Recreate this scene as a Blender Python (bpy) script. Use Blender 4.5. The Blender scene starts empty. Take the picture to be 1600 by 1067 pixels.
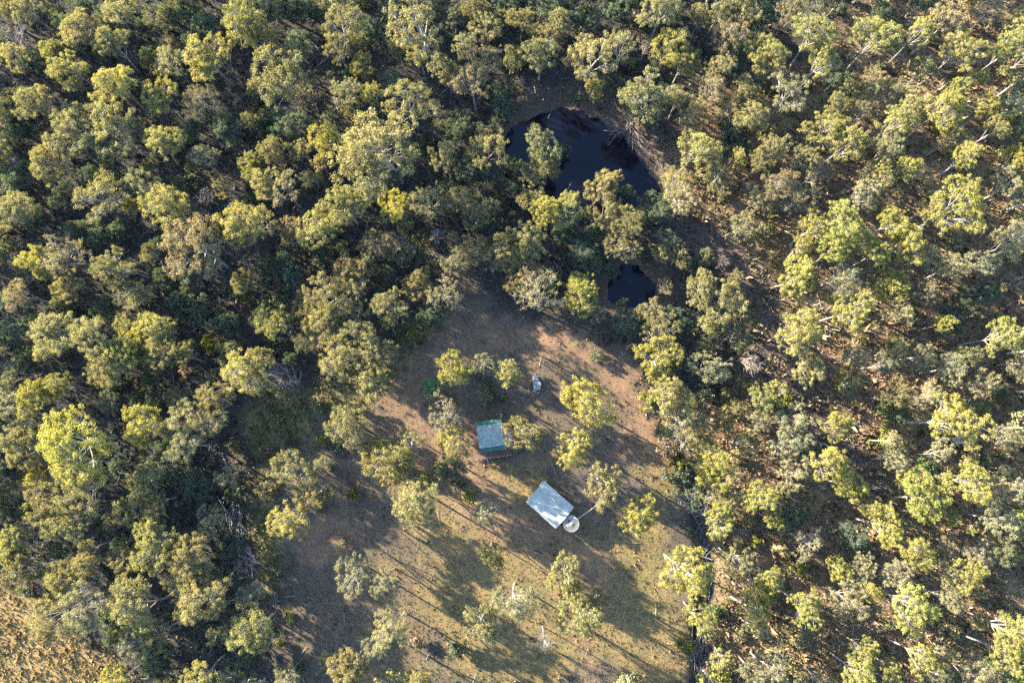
import bpy, math, random
import numpy as np
from mathutils import Vector, Matrix

random.seed(7); rng = np.random.default_rng(7)
S = bpy.context.scene
COL = S.collection

# ------------------------------------------------------------------ camera
CAM_H = 125.0                      # metres above the clearing
FPX = 1600 * 24.0 / 36.0           # focal length in photo pixels
TILT = math.atan(127.0 / FPX)      # straight down is a little below the middle
cam_d = bpy.data.cameras.new("camera"); cam_d.lens = 24.0; cam_d.sensor_width = 36.0
cam_d.clip_start = 0.5; cam_d.clip_end = 6000
cam = bpy.data.objects.new("camera", cam_d); COL.objects.link(cam)
cam.location = (0, 0, CAM_H); cam.rotation_euler = (TILT, 0, 0)
S.camera = cam

# ------------------------------------------------------------------ light
SUN_AZ = np.array([-0.87, 0.49]); SUN_EL = math.radians(18.5)
SUN_ENERGY, SKY_STRENGTH, EXPOSURE = 5.0, 0.125, 3.2
w = bpy.data.worlds.new("World"); S.world = w; w.use_nodes = True
wn = w.node_tree; sky = wn.nodes.new("ShaderNodeTexSky"); sky.sky_type = 'NISHITA'
sky.sun_disc = False; sky.sun_elevation = SUN_EL
sky.sun_rotation = math.atan2(SUN_AZ[0], SUN_AZ[1]) % (2 * math.pi)
sky.air_density = 1.0; sky.dust_density = 1.0; sky.ozone_density = 3.5
bg = wn.nodes["Background"]; bg.inputs["Strength"].default_value = SKY_STRENGTH
wn.links.new(sky.outputs[0], bg.inputs["Color"])
sd = bpy.data.lights.new("sun", 'SUN'); sd.energy = SUN_ENERGY; sd.angle = math.radians(0.5)
sd.color = (1.0, 0.88, 0.66)
sun = bpy.data.objects.new("sun", sd); COL.objects.link(sun)
_s = Vector((SUN_AZ[0] * math.cos(SUN_EL), SUN_AZ[1] * math.cos(SUN_EL), math.sin(SUN_EL)))
sun.rotation_euler = _s.to_track_quat('Z', 'Y').to_euler(); sun.location = (-60, 30, 90)
S.view_settings.view_transform = 'Standard'; S.view_settings.look = 'None'
S.view_settings.exposure = EXPOSURE; S.view_settings.gamma = 1.0
S.view_settings.use_curve_mapping = False
S.render.engine = 'CYCLES'
S.cycles.max_bounces = 6; S.cycles.diffuse_bounces = 3; S.cycles.glossy_bounces = 2
S.cycles.transmission_bounces = 4; S.cycles.use_denoising = False
S.cycles.caustics_reflective = False; S.cycles.caustics_refractive = False

# ------------------------------------------------------------------ helpers
def at(px, py, z=0.0):
    """Photo pixel -> point of the place at height z."""
    dx, dy = (px - 800.0) / FPX, (533.5 - py) / FPX
    c, s = math.cos(TILT), math.sin(TILT)
    wy, wz = dy * c + s, dy * s - c
    t = (z - CAM_H) / wz
    return np.array([dx * t, wy * t, z])

def poly(pts): return np.array([at(x, y)[:2] for x, y in pts])

def to_px(x, y, z=0.0):
    c, s = math.cos(TILT), math.sin(TILT)
    zz = z - CAM_H
    yc, zc = y * c + zz * s, -y * s + zz * c
    return 800 + FPX * x / -zc, 533.5 - FPX * yc / -zc

def seg_dist(P, a, b):
    ab = b - a; t = np.clip(((P - a) @ ab) / max(ab @ ab, 1e-9), 0, 1)
    return np.linalg.norm(P - (a + t[:, None] * ab), axis=1)

def line_dist(P, L):
    d = np.full(len(P), 1e9)
    for a, b in zip(L[:-1], L[1:]): d = np.minimum(d, seg_dist(P, a, b))
    return d

def poly_sd(P, L):
    """Signed distance, negative inside."""
    d = line_dist(P, np.vstack([L, L[:1]]))
    ins = np.zeros(len(P), bool); n = len(L); x, y = P[:, 0], P[:, 1]
    for i in range(n):
        x1, y1 = L[i]; x2, y2 = L[(i + 1) % n]
        if y1 == y2: continue
        c = ((y1 > y) != (y2 > y)) & (x < (x2 - x1) * (y - y1) / (y2 - y1) + x1)
        ins ^= c
    return np.where(ins, -d, d)

def smooth(e0, e1, v):
    t = np.clip((v - e0) / (e1 - e0), 0, 1); return t * t * (3 - 2 * t)

_tab = rng.random((256, 256))
def vnoise(P, scale, off=0.0):
    q = P / scale + off + 1000.0
    i = np.floor(q).astype(int); f = q - i; f = f * f * (3 - 2 * f)
    g = lambda a, b: _tab[(i[:, 0] + a) % 256, (i[:, 1] + b) % 256]
    return (g(0,0)*(1-f[:,0]) + g(1,0)*f[:,0])*(1-f[:,1]) + (g(0,1)*(1-f[:,0]) + g(1,1)*f[:,0])*f[:,1]
def fbm(P, scale, off=0.0):
    return (vnoise(P, scale, off) * .5 + vnoise(P, scale * .47, off + 17) * .3 + vnoise(P, scale * .2, off + 31) * .2)

def smoothed(L, it=2):
    """Chaikin corner cutting of a closed outline."""
    for _ in range(it):
        N = np.roll(L, -1, 0); L = np.stack([L * .75 + N * .25, L * .25 + N * .75], 1).reshape(-1, 2)
    return L

# ---- mesh makers
def mesh_np(name, V, F, mat, smooth_=False, attrs=None, midx=None):
    """F: (n,k) int array of equal-sized faces."""
    me = bpy.data.meshes.new(name); V = np.asarray(V, np.float32); F = np.asarray(F, np.int32)
    n, k = F.shape
    me.vertices.add(len(V)); me.vertices.foreach_set("co", V.ravel())
    me.loops.add(n * k); me.loops.foreach_set("vertex_index", F.ravel())
    me.polygons.add(n); me.polygons.foreach_set("loop_start", np.arange(0, n * k, k, dtype=np.int32))
    me.polygons.foreach_set("loop_total", np.full(n, k, np.int32))
    if smooth_: me.polygons.foreach_set("use_smooth", np.ones(n, bool))
    for m in (mat if isinstance(mat, (list, tuple)) else [mat]): me.materials.append(m)
    if attrs:
        for an, (typ, val) in attrs.items():
            a = me.attributes.new(an, typ, 'POINT')
            a.data.foreach_set("color" if typ == 'FLOAT_COLOR' else "value", np.asarray(val, np.float32).ravel())
    me.update(calc_edges=True)
    return me

class MB:
    """Collects boxes and tubes and makes ONE mesh of them."""
    def __init__(s): s.v = []; s.f = []
    def add(s, V, F):
        o = len(s.v); s.v += [tuple(map(float, p)) for p in V]; s.f += [tuple(i + o for i in f) for f in F]; return s
    def box(s, x0, x1, y0, y1, z0, z1):
        return s.add([(x0,y0,z0),(x1,y0,z0),(x1,y1,z0),(x0,y1,z0),(x0,y0,z1),(x1,y0,z1),(x1,y1,z1),(x0,y1,z1)],
            [(3,2,1,0),(4,5,6,7),(0,1,5,4),(1,2,6,5),(2,3,7,6),(3,0,4,7)])
    def tube(s, pts, rad, sides=6, caps=True):
        V, F = tube_np(pts, rad, sides, caps); return s.add(V, F)
    def build(s, name, mat, parent=None, smooth_=False):
        me = bpy.data.meshes.new(name); me.from_pydata(s.v, [], s.f); me.materials.append(mat)
        if smooth_:
            for p in me.polygons: p.use_smooth = True
        me.update()
        return link(name, me, parent)

def tube_np(pts, rad, sides=6, caps=True):
    pts = np.asarray(pts, float); n = len(pts)
    rad = np.full(n, rad, float) if np.isscalar(rad) else np.asarray(rad, float)
    V = []; F = []
    for i in range(n):
        d = pts[min(i + 1, n - 1)] - pts[max(i - 1, 0)]; d = d / (np.linalg.norm(d) + 1e-9)
        u = np.cross(d, (0.31, 0.17, 1.0) if abs(d[2]) < .9 else (1.0, 0.2, 0)); u /= np.linalg.norm(u); v_ = np.cross(d, u)
        for k in range(sides):
            a = 2 * math.pi * k / sides
            V.append(pts[i] + rad[i] * (math.cos(a) * u + math.sin(a) * v_))
    for i in range(n - 1):
        for k in range(sides):
            a, b = i * sides + k, i * sides + (k + 1) % sides
            F.append((a, b, b + sides, a + sides))
    if caps:
        F.append(tuple(range(sides - 1, -1, -1))); F.append(tuple((n - 1) * sides + k for k in range(sides)))
    return V, F

def link(name, me, parent=None):
    o = bpy.data.objects.new(name, me); COL.objects.link(o)
    if parent is not None: o.parent = parent
    return o
def thing(name, loc, rz=0.0, label=None, cat=None, group=None):
    o = bpy.data.objects.new(name, None); COL.objects.link(o); o.location = loc; o.rotation_euler = (0, 0, rz)
    o.empty_display_size = .3
    tag(o, label, cat, group); return o
def tag(o, label=None, cat=None, group=None, kind=None):
    if label: o["label"] = label
    if cat: o["category"] = cat
    if group: o["group"] = group
    if kind: o["kind"] = kind
    return o

# ------------------------------------------------------------------ materials
def new_mat(name):
    m = bpy.data.materials.new(name); m.use_nodes = True; nt = m.node_tree; nt.nodes.clear()
    return m, nt, nt.nodes.new("ShaderNodeOutputMaterial")
def N(nt, t, **kw):
    n = nt.nodes.new(t)
    for k, v in kw.items():
        if k in ('operation', 'blend_type', 'data_type', 'attribute_name', 'attribute_type', 'noise_dimensions', 'wave_type', 'bands_direction', 'feature'): setattr(n, k, v)
        else: n.inputs[k].default_value = v
    return n
def mixrgb(nt, bt, a, b, fac=1.0):
    n = nt.nodes.new("ShaderNodeMix"); n.data_type = 'RGBA'; n.blend_type = bt
    for sock, v in ((n.inputs[0], fac), (n.inputs[6], a), (n.inputs[7], b)):
        if hasattr(v, 'is_linked') or isinstance(v, bpy.types.NodeSocket): nt.links.new(v, sock)
        else: sock.default_value = v
    return n.outputs[2]
def noise_out(nt, scale, coord='Object', detail=4, rough=.6, lo=.3, hi=.7):
    tc = N(nt, "ShaderNodeTexCoord"); nz = N(nt, "ShaderNodeTexNoise"); nz.inputs['Scale'].default_value = scale
    nz.inputs['Detail'].default_value = detail; nz.inputs['Roughness'].default_value = rough
    nt.links.new(tc.outputs[coord], nz.inputs['Vector'])
    mr = N(nt, "ShaderNodeMapRange"); mr.inputs[1].default_value = lo; mr.inputs[2].default_value = hi
    nt.links.new(nz.outputs[0], mr.inputs[0]); return mr.outputs[0]
def bump(nt, h, strength=.5, dist=.1):
    b = N(nt, "ShaderNodeBump"); b.inputs['Strength'].default_value = strength; b.inputs['Distance'].default_value = dist
    nt.links.new(h, b.inputs['Height']); return b.outputs[0]

def leaf_material():
    m, nt, out = new_mat("leaf")
    oi = N(nt, "ShaderNodeObjectInfo"); at_ = N(nt, "ShaderNodeAttribute", attribute_name="tint")
    ramp = N(nt, "ShaderNodeMapRange"); ramp.inputs[3].default_value = .74; ramp.inputs[4].default_value = 1.55
    nt.links.new(at_.outputs['Fac'], ramp.inputs[0])
    col = mixrgb(nt, 'MULTIPLY', oi.outputs['Color'], (1, 1, 1, 1))
    sc = N(nt, "ShaderNodeVectorMath", operation='SCALE'); nt.links.new(col, sc.inputs[0]); nt.links.new(ramp.outputs[0], sc.inputs['Scale'])
    # old leaves drift to grey-brown, new tips to yellow
    warm = mixrgb(nt, 'MULTIPLY', sc.outputs[0], (1.12, 1.0, .82, 1))
    c2 = mixrgb(nt, 'MIX', sc.outputs[0], warm, at_.outputs['Fac'])
    d = N(nt, "ShaderNodeBsdfDiffuse"); t = N(nt, "ShaderNodeBsdfTranslucent"); g = N(nt, "ShaderNodeBsdfGlossy"); g.inputs['Roughness'].default_value = .6
    g.inputs['Color'].default_value = (.9, .9, .9, 1)
    nt.links.new(c2, d.inputs[0])
    tcol = mixrgb(nt, 'MULTIPLY', c2, (1.3, 1.25, .7, 1)); nt.links.new(tcol, t.inputs[0])
    m1 = N(nt, "ShaderNodeMixShader"); m1.inputs[0].default_value = .42
    nt.links.new(d.outputs[0], m1.inputs[1]); nt.links.new(t.outputs[0], m1.inputs[2])
    m2 = N(nt, "ShaderNodeMixShader"); m2.inputs[0].default_value = .02
    nt.links.new(m1.outputs[0], m2.inputs[1]); nt.links.new(g.outputs[0], m2.inputs[2])
    nt.links.new(m2.outputs[0], out.inputs[0]); return m

def tinted_material(name, attr="col", rough=.9, transl=0.0):
    """Colour from a colour attribute of the mesh (kinds of plant and soil)."""
    m, nt, out = new_mat(name)
    a = N(nt, "ShaderNodeAttribute", attribute_name=attr)
    d = N(nt, "ShaderNodeBsdfDiffuse"); nt.links.new(a.outputs['Color'], d.inputs[0])
    if transl:
        t = N(nt, "ShaderNodeBsdfTranslucent"); nt.links.new(a.outputs['Color'], t.inputs[0])
        mx = N(nt, "ShaderNodeMixShader"); mx.inputs[0].default_value = transl
        nt.links.new(d.outputs[0], mx.inputs[1]); nt.links.new(t.outputs[0], mx.inputs[2]); nt.links.new(mx.outputs[0], out.inputs[0])
    else: nt.links.new(d.outputs[0], out.inputs[0])
    return m

def bark_material():
    m, nt, out = new_mat("bark")
    oi = N(nt, "ShaderNodeObjectInfo"); nz = noise_out(nt, 2.2, 'Object', 5, .65)
    dark = mixrgb(nt, 'MULTIPLY', oi.outputs['Color'], (.45, .41, .38, 1))
    c = mixrgb(nt, 'MIX', dark, oi.outputs['Color'], nz)
    p = N(nt, "ShaderNodeBsdfPrincipled"); p.inputs['Roughness'].default_value = .8; nt.links.new(c, p.inputs['Base Color'])
    nt.links.new(p.outputs[0], out.inputs[0]); return m

def plain(name, rgb, rough=.7, metal=0.0, nscale=3.0, amount=.35, bumpy=0.0, coord='Object'):
    m, nt, out = new_mat(name); nz = noise_out(nt, nscale, coord, 6, .65)
    lo = tuple(c * (1 - amount) for c in rgb) + (1,); hi = tuple(min(1, c * (1 + amount * .6)) for c in rgb) + (1,)
    c = mixrgb(nt, 'MIX', lo, hi, nz)
    p = N(nt, "ShaderNodeBsdfPrincipled"); p.inputs['Roughness'].default_value = rough; p.inputs['Metallic'].default_value = metal
    nt.links.new(c, p.inputs['Base Color'])
    if bumpy: nt.links.new(bump(nt, nz, bumpy, .05), p.inputs['Normal'])
    nt.links.new(p.outputs[0], out.inputs[0]); return m

def ground_material():
    m, nt, out = new_mat("ground")
    a = N(nt, "ShaderNodeAttribute", attribute_name="col")
    n1 = noise_out(nt, .35, 'Object', 5, .7, .32, .68); n2 = noise_out(nt, 2.4, 'Object', 5, .75, .3, .7); n3 = noise_out(nt, 9.0, 'Object', 4, .8, .35, .65)
    c = mixrgb(nt, 'MIX', mixrgb(nt, 'MULTIPLY', a.outputs['Color'], (.68, .70, .74, 1)), mixrgb(nt, 'MULTIPLY', a.outputs['Color'], (1.22, 1.16, 1.02, 1)), n1)
    c = mixrgb(nt, 'MIX', mixrgb(nt, 'MULTIPLY', c, (.74, .74, .74, 1)), mixrgb(nt, 'MULTIPLY', c, (1.2, 1.18, 1.12, 1)), n2)
    c = mixrgb(nt, 'MIX', mixrgb(nt, 'MULTIPLY', c, (.62, .60, .58, 1)), mixrgb(nt, 'MULTIPLY', c, (1.3, 1.3, 1.25, 1)), n3)
    p = N(nt, "ShaderNodeBsdfPrincipled"); p.inputs['Roughness'].default_value = .95; p.inputs['Specular IOR Level'].default_value = .1
    nt.links.new(c, p.inputs['Base Color'])
    ad = N(nt, "ShaderNodeMath", operation='ADD'); nt.links.new(n2, ad.inputs[0]); nt.links.new(n3, ad.inputs[1])
    nt.links.new(bump(nt, ad.outputs[0], .55, .12), p.inputs['Normal'])
    nt.links.new(p.outputs[0], out.inputs[0]); return m

def water_material():
    m, nt, out = new_mat("water")
    p = N(nt, "ShaderNodeBsdfPrincipled"); p.inputs['Roughness'].default_value = .06
    nz = noise_out(nt, .12, 'Object', 4, .6)
    c = mixrgb(nt, 'MIX', (.002, .0025, .006, 1), (.0045, .005, .010, 1), nz)
    nt.links.new(c, p.inputs['Base Color']); p.inputs['IOR'].default_value = 1.33; p.inputs['Specular IOR Level'].default_value = .4
    rip = noise_out(nt, 1.6, 'Object', 3, .5); nt.links.new(bump(nt, rip, .12, .05), p.inputs['Normal'])
    nt.links.new(p.outputs[0], out.inputs[0]); return m

LEAF = leaf_material(); BARK = bark_material(); GROUND = ground_material(); WATER = water_material()
GRASS = tinted_material("grass", transl=.25); UNDER = tinted_material("undergrowth_leaf", transl=.2); TWIG = tinted_material("dead_wood")
ZINC = plain("zinc_roof", (.25, .265, .225), .7, 0, .9, .25)
GREEN_ROOF = plain("green_roof", (.020, .085, .062), .45, .1, 1.4, .35)
GLARE_ROOF = plain("glare_pale_roof", (.175, .21, .185), .6, 0, 1.6, .5)  # green roof with its sun and sky glare painted in as pale colour
BLUE_ROOF = plain("blue_grey_roof", (.16, .21, .26), .5, .1, 2.0, .3)
WHITE = plain("white_paint", (.36, .355, .34), .6, 0, 3, .2)
WALLM = plain("shed_wall", (.30, .36, .36), .6, .1, 1.2, .25)
TIMBER = plain("deck_timber", (.11, .056, .035), .8, 0, 2.2, .45, .4)
HUTWALL = plain("hut_wall", (.20, .16, .12), .8, 0, 2, .3)
TANKM = plain("tank_lid", (.29, .27, .215), .65, 0, 2.5, .3)
SEAM = plain("tank_seam", (.07, .07, .07), .7, 0, 3, .3)
DARK = plain("dark_plastic", (.02, .022, .025), .5, 0, 3, .3)
SHEETM = plain("pale_sheet", (.19, .188, .178), .7, .0, 2.5, .55)
POSTM = plain("grey_post", (.33, .30, .26), .85, 0, 4, .4)

# ------------------------------------------------------------------ the lie of the land (outlines on the ground)
POND = smoothed(poly([(786,222),(800,200),(822,180),(855,166),(884,163),(917,170),(946,184),(975,203),(998,236),(1018,255),(1031,280),(1027,302),(1000,322),(960,342),(915,356),(890,340),(872,308),(835,284),(800,272),(778,250)]))
INLET = smoothed(poly([(752,268),(768,276),(780,296),(786,318),(776,336),(758,330),(746,300)]))
DAM = smoothed(poly([(948,452),(962,425),(985,410),(1006,414),(1019,438),(1021,466),(1000,478),(970,479),(946,472)]))
DITCH = poly([(1046,672),(1066,700),(1082,735),(1090,775),(1100,820),(1107,870),(1108,920),(1097,970),(1094,1010),(1097,1110)])
GULLY = poly([(352,700),(360,770),(366,830),(385,885),(402,960),(410,1040),(405,1110)])
CLEAR = poly([(735,425),(800,470),(880,520),(985,555),(1015,640),(1060,690),(1085,760),(1090,860),(1095,960),(1085,1110),(400,1110),(430,1000),(440,900),(400,850),(390,740),(400,640),(440,590),(560,610),(610,570),(690,500),(710,440)])
WEEDS = smoothed(poly([(395,600),(520,600),(610,570),(640,500),(690,500),(640,560),(600,620),(520,650),(470,700),(430,800),(440,900),(400,960),(385,880),(385,740)]), 1)
LAWN = smoothed(poly([(640,720),(760,740),(850,760),(960,790),(1050,700),(1085,800),(1085,1110),(640,1110),(620,930),(700,850),(640,800)]), 1)
BARE = [smoothed(poly(q), 1) for q in (
    [(700,500),(760,480),(900,520),(990,570),(1010,640),(960,620),(900,560),(780,540),(700,590),(640,660),(600,670),(620,600)],
    [(1000,650),(1035,670),(1050,710),(1020,720),(1000,690)], [(610,640),(740,640),(740,730),(660,740),(600,690)],
    [(440,820),(540,800),(560,860),(470,900)], [(700,730),(830,790),(880,850),(760,830),(660,770)], [(840,800),(950,880),(1000,960),(900,880)])]
GOLD = smoothed(poly([(-60,900),(20,935),(60,990),(140,1010),(200,1040),(220,1120),(-60,1120)]), 1)
GOLD2 = [smoothed(poly(q), 1) for q in ([(1130,300),(1190,330),(1240,390),(1210,440),(1140,370)], [(1195,360),(1240,400),(1290,540),(1230,480)])]
TRACKS = [poly(q) for q in ([(640,670),(690,600),(740,540),(820,520),(900,540),(960,590),(1000,650),(1010,700)], [(700,590),(730,700),(760,760),(840,850),(900,960),(930,1100)], [(1000,650),(960,720),(900,860),(820,830)])]
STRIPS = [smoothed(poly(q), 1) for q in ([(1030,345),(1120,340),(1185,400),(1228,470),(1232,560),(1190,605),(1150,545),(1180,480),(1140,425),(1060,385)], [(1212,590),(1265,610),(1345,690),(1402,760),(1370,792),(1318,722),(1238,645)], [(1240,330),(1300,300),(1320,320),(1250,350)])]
EAST = poly([(1040,260),(1180,140),(1330,40),(1500,-80),(1800,-80),(1800,1200),(1090,1200),(1100,960),(1080,780),(1060,680),(1180,560),(1150,400),(1060,330)])

def height(P):
    z = (fbm(P, 22, 3) - .5) * .9 + (fbm(P, 5, 9) - .5) * .25
    for L, lev, dep in ((POND, -1.5, 1.4), (DAM, -1.1, 1.0)):
        d = poly_sd(P, L) + (fbm(P, 4, 61) - .5) * 3.2 - .2
        bowl = lev - dep * smooth(0, -5, d)
        k = smooth(0.0, 4.5, d)                       # a 4-5 m bank round the water
        z = np.where(d < 4.5, bowl + (z - bowl) * k, z)
        z = z + .5 * np.exp(-((d - 6.5) / 2.2) ** 2)
    dd = line_dist(P, DITCH) + (fbm(P, 3, 5) - .5) * 1.6
    z = z - 1.5 * (1 - smooth(.3, 2.6, dd))
    dg = line_dist(P, GULLY) + (fbm(P, 3, 6) - .5) * 1.8
    z = z - .9 * (1 - smooth(.5, 3.2, dg))
    return z
def hz(x, y): return float(height(np.array([[x, y]]))[0])

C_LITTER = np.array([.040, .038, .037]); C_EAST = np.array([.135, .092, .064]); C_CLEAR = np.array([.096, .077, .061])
C_LAWN = np.array([.150, .115, .060]); C_BARE = np.array([.158, .106, .075]); C_WEED = np.array([.125, .112, .055])
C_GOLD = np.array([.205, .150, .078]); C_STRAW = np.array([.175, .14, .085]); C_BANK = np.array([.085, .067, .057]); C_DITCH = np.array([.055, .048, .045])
def soil(P):
    n = (fbm(P, 9, 21) - .5); n2 = (fbm(P, 4, 44) - .5); n3 = fbm(P, 6, 71)
    c = np.tile(C_LITTER, (len(P), 1))
    def lay(col, wgt):
        nonlocal c
        c = c * (1 - wgt[:, None]) + col * wgt[:, None]
    lay(C_EAST, smooth(5, -5, poly_sd(P, EAST) + n * 14))
    lay(C_STRAW, smooth(.52, .68, n3) * smooth(5, -5, poly_sd(P, EAST) + n * 14) * .75)
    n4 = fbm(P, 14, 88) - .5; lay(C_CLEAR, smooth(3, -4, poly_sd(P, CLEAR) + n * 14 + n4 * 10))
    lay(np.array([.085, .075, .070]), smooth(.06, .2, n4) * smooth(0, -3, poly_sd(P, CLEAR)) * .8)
    lay(C_WEED, smooth(2, -3, poly_sd(P, WEEDS) + n * 8) * .85)
    lay(C_LAWN, smooth(3, -5, poly_sd(P, LAWN) + n * 18 + n4 * 22) * .9)
    lay(np.array([.105, .102, .048]), smooth(.05, .18, n2 + n4 * .6) * smooth(0, -4, poly_sd(P, LAWN)) * .4)
    for L in TRACKS:
        dt = line_dist(P, L) + n2 * .8; lay(C_BARE * 1.02, (1 - smooth(.35, .8, np.abs(dt - .8))) * .65)
    for L in BARE: lay(C_BARE, smooth(2, -2, poly_sd(P, L) + n2 * 9 + n * 4) * .8)
    lay(C_GOLD, smooth(3, -3, poly_sd(P, GOLD) + n * 10))
    for L in GOLD2: lay(C_GOLD, smooth(2, -2, poly_sd(P, L) + n * 8) * .6)
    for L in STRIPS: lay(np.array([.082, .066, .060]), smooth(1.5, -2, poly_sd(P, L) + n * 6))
    for L in (POND, DAM): lay(C_BANK, smooth(5.5, 2.5, poly_sd(P, L) + n * 3))
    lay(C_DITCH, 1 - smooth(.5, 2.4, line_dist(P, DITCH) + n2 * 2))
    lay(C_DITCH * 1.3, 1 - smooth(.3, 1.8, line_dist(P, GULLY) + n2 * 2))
    return c

def build_ground():
    x0, x1, y0, y1, st = -135, 135, -80, 125, .75
    xs = np.arange(x0, x1 + .01, st); ys = np.arange(y0, y1 + .01, st)
    xs = np.concatenate([[-3000, -900, -300, -180], xs, [180, 300, 900, 3000]]); ys = np.concatenate([[-3000, -900, -300, -130], ys, [170, 300, 900, 3000]])
    X, Y = np.meshgrid(xs, ys); P = np.stack([X.ravel(), Y.ravel()], 1)
    Z = height(P); V = np.column_stack([P, Z]); nx, ny = len(xs), len(ys)
    i = (np.arange(ny - 1)[:, None] * nx + np.arange(nx - 1)[None, :]).ravel()
    F = np.stack([i, i + 1, i + nx + 1, i + nx], 1)
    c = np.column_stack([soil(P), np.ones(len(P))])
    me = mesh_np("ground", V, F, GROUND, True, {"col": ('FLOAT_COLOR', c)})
    tag(link("ground", me), kind="structure")
build_ground()

def water(name, L, z):
    c = L.mean(0); big = c + (L - c) * 1.25 if name else L
    me = bpy.data.meshes.new(name); me.from_pydata([(x, y, z) for x, y in big], [], [tuple(range(len(big)))]); me.materials.append(WATER); me.update()
    tag(link(name, me), kind="structure")
water("pond_water", POND, -1.5); water("dam_water", DAM, -1.1)

# ------------------------------------------------------------------ foliage
def leaf_quads(C, D, size, r):
    """Kite-shaped leaves at C facing about D."""
    n = len(C)
    nrm = D * np.array([1, 1, .6]) + r.normal(0, .45, (n, 3)); nrm /= np.linalg.norm(nrm, axis=1)[:, None]
    t = r.normal(0, 1, (n, 3)); t[:, 2] -= .5
    t -= (t * nrm).sum(1)[:, None] * nrm; t /= np.linalg.norm(t, axis=1)[:, None]; b = np.cross(nrm, t)
    s = size * r.uniform(.7, 1.35, (n, 1)); wd = s * r.uniform(.20, .30, (n, 1))
    V = np.stack([C - t * s * .5, C + b * wd - t * s * .05, C + t * s * .5, C - b * wd - t * s * .05], 1).reshape(-1, 3)
    F = np.arange(4 * n).reshape(n, 4)
    return V, F

def clusters(T, rc, nleaf, size, r, flat=.75, shade=None):
    """Leaf clusters at tips T with radii rc."""
    m = len(T); idx = np.repeat(np.arange(m), nleaf); n = len(idx)
    d = r.normal(0, 1, (n, 3)); d[:, 2] += .45; d /= np.linalg.norm(d, axis=1)[:, None]
    rad = rc[idx][:, None] * (.3 + .85 * r.random((n, 1)) ** .9)
    C = T[idx] + d * rad * np.array([1, 1, flat])
    V, F = leaf_quads(C, d, size, r)
    ct = r.random(m)[idx] * .55 + r.random(n) * .45
    return V, F, np.repeat(ct, 4)

def bez(a, b, c, n):
    t = np.linspace(0, 1, n)[:, None]; return a * (1 - t) ** 2 + 2 * b * t * (1 - t) + c * t * t

def make_tree(seed, R=4.0, H=14.0, lobes=9, tips=22, rc=.43, nleaf=66, leaf=.205, cz=.68, ch=.30, spread=.62, fork=.42, leafy=True, twigs=0, limb=.085, lowpoly=False):
    r = np.random.default_rng(seed); V = []; F = []
    def add(p, rad, s):
        v, f = tube_np(p, rad, s, False); o = len(V); V.extend(v); F.extend([tuple(i + o for i in q) for q in f])
    lean = r.normal(0, .035, 2) * H
    top = np.array([lean[0], lean[1], H * .72]); base = np.zeros(3)
    tr = bez(base, np.array([lean[0] * .1 + r.normal(0, .25), lean[1] * .1 + r.normal(0, .25), H * .35]), top, 9)
    r0 = .0125 * H
    add(np.vstack([[[0, 0, -.6]], tr]), np.concatenate([[r0 * 1.5], np.linspace(r0 * 1.15, r0 * .32, 9)]), 6)
    T = []; Rc = []; ph0 = r.uniform(0, 6.28)
    for k in range(lobes):
        if k < 2: q = r.uniform(0, .25)
        else: q = spread * r.uniform(.72, 1.12)
        ph = ph0 + 2.39996 * k + r.normal(0, .22)
        zz = cz + ch * (.55 - q * .75) * 1.0 + r.normal(0, .045)
        lc = np.array([math.cos(ph) * q * R + lean[0], math.sin(ph) * q * R + lean[1], zz * H])
        lr = R * r.uniform(.30, .44) * (1.05 if k < 2 else 1)
        t0 = r.uniform(fork, .86); i0 = t0 * 8; ia = int(i0); st = tr[ia] + (tr[min(ia + 1, 8)] - tr[ia]) * (i0 - ia)
        if st[2] > lc[2] - .6: st = tr[3]
        mid = st * .5 + lc * .5 + np.array([math.cos(ph), math.sin(ph), 0]) * r.uniform(-.1, .25) * q * R + np.array([0, 0, -.25])
        lb = bez(st, mid, lc, 6); lrad = limb * (H / 14) * r.uniform(.8, 1.2)
        add(lb, np.linspace(lrad, lrad * .42, 6), 5)
        for j in range(tips):
            d = r.normal(0, 1, 3); d[2] = abs(d[2]) * .8 + .05 if r.random() < .8 else -.3 * abs(d[2])
            out = np.array([math.cos(ph), math.sin(ph), 0]) * q * .7
            d = d / np.linalg.norm(d) + out; d /= np.linalg.norm(d)
            tp = lc + d * lr * r.uniform(.5, 1.28) * np.array([1, 1, .85])
            s0 = lb[r.integers(3, 6)]
            bm = (s0 + tp) / 2 + r.normal(0, .15, 3)
            add(bez(s0, bm, tp, 3), np.array([.38, .24, .10]) * lrad, 3)
            T.append(tp); Rc.append(rc * r.uniform(.65, 1.25))
            for _ in range(twigs):
                e = tp + (r.normal(0, .45, 3) + d * .35) * (R / 4)
                add([bm * .35 + tp * .65, (tp + e) / 2 + r.normal(0, .06, 3), e], np.array([.16, .12, .05]) * lrad * 1.6, 3)
    wood = bpy.data.meshes.new("trunk"); wood.from_pydata([tuple(v) for v in V], [], F); wood.materials.append(BARK)
    for p in wood.polygons: p.use_smooth = True
    wood.update()
    crown = None
    if leafy:
        T = np.array(T); Rc = np.array(Rc)
        LV, LF, tt = clusters(T, Rc, nleaf, leaf, r)
        crown = mesh_np("crown", LV, LF, LEAF, False, {"tint": ('FLOAT', tt)})
    return wood, crown

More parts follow.
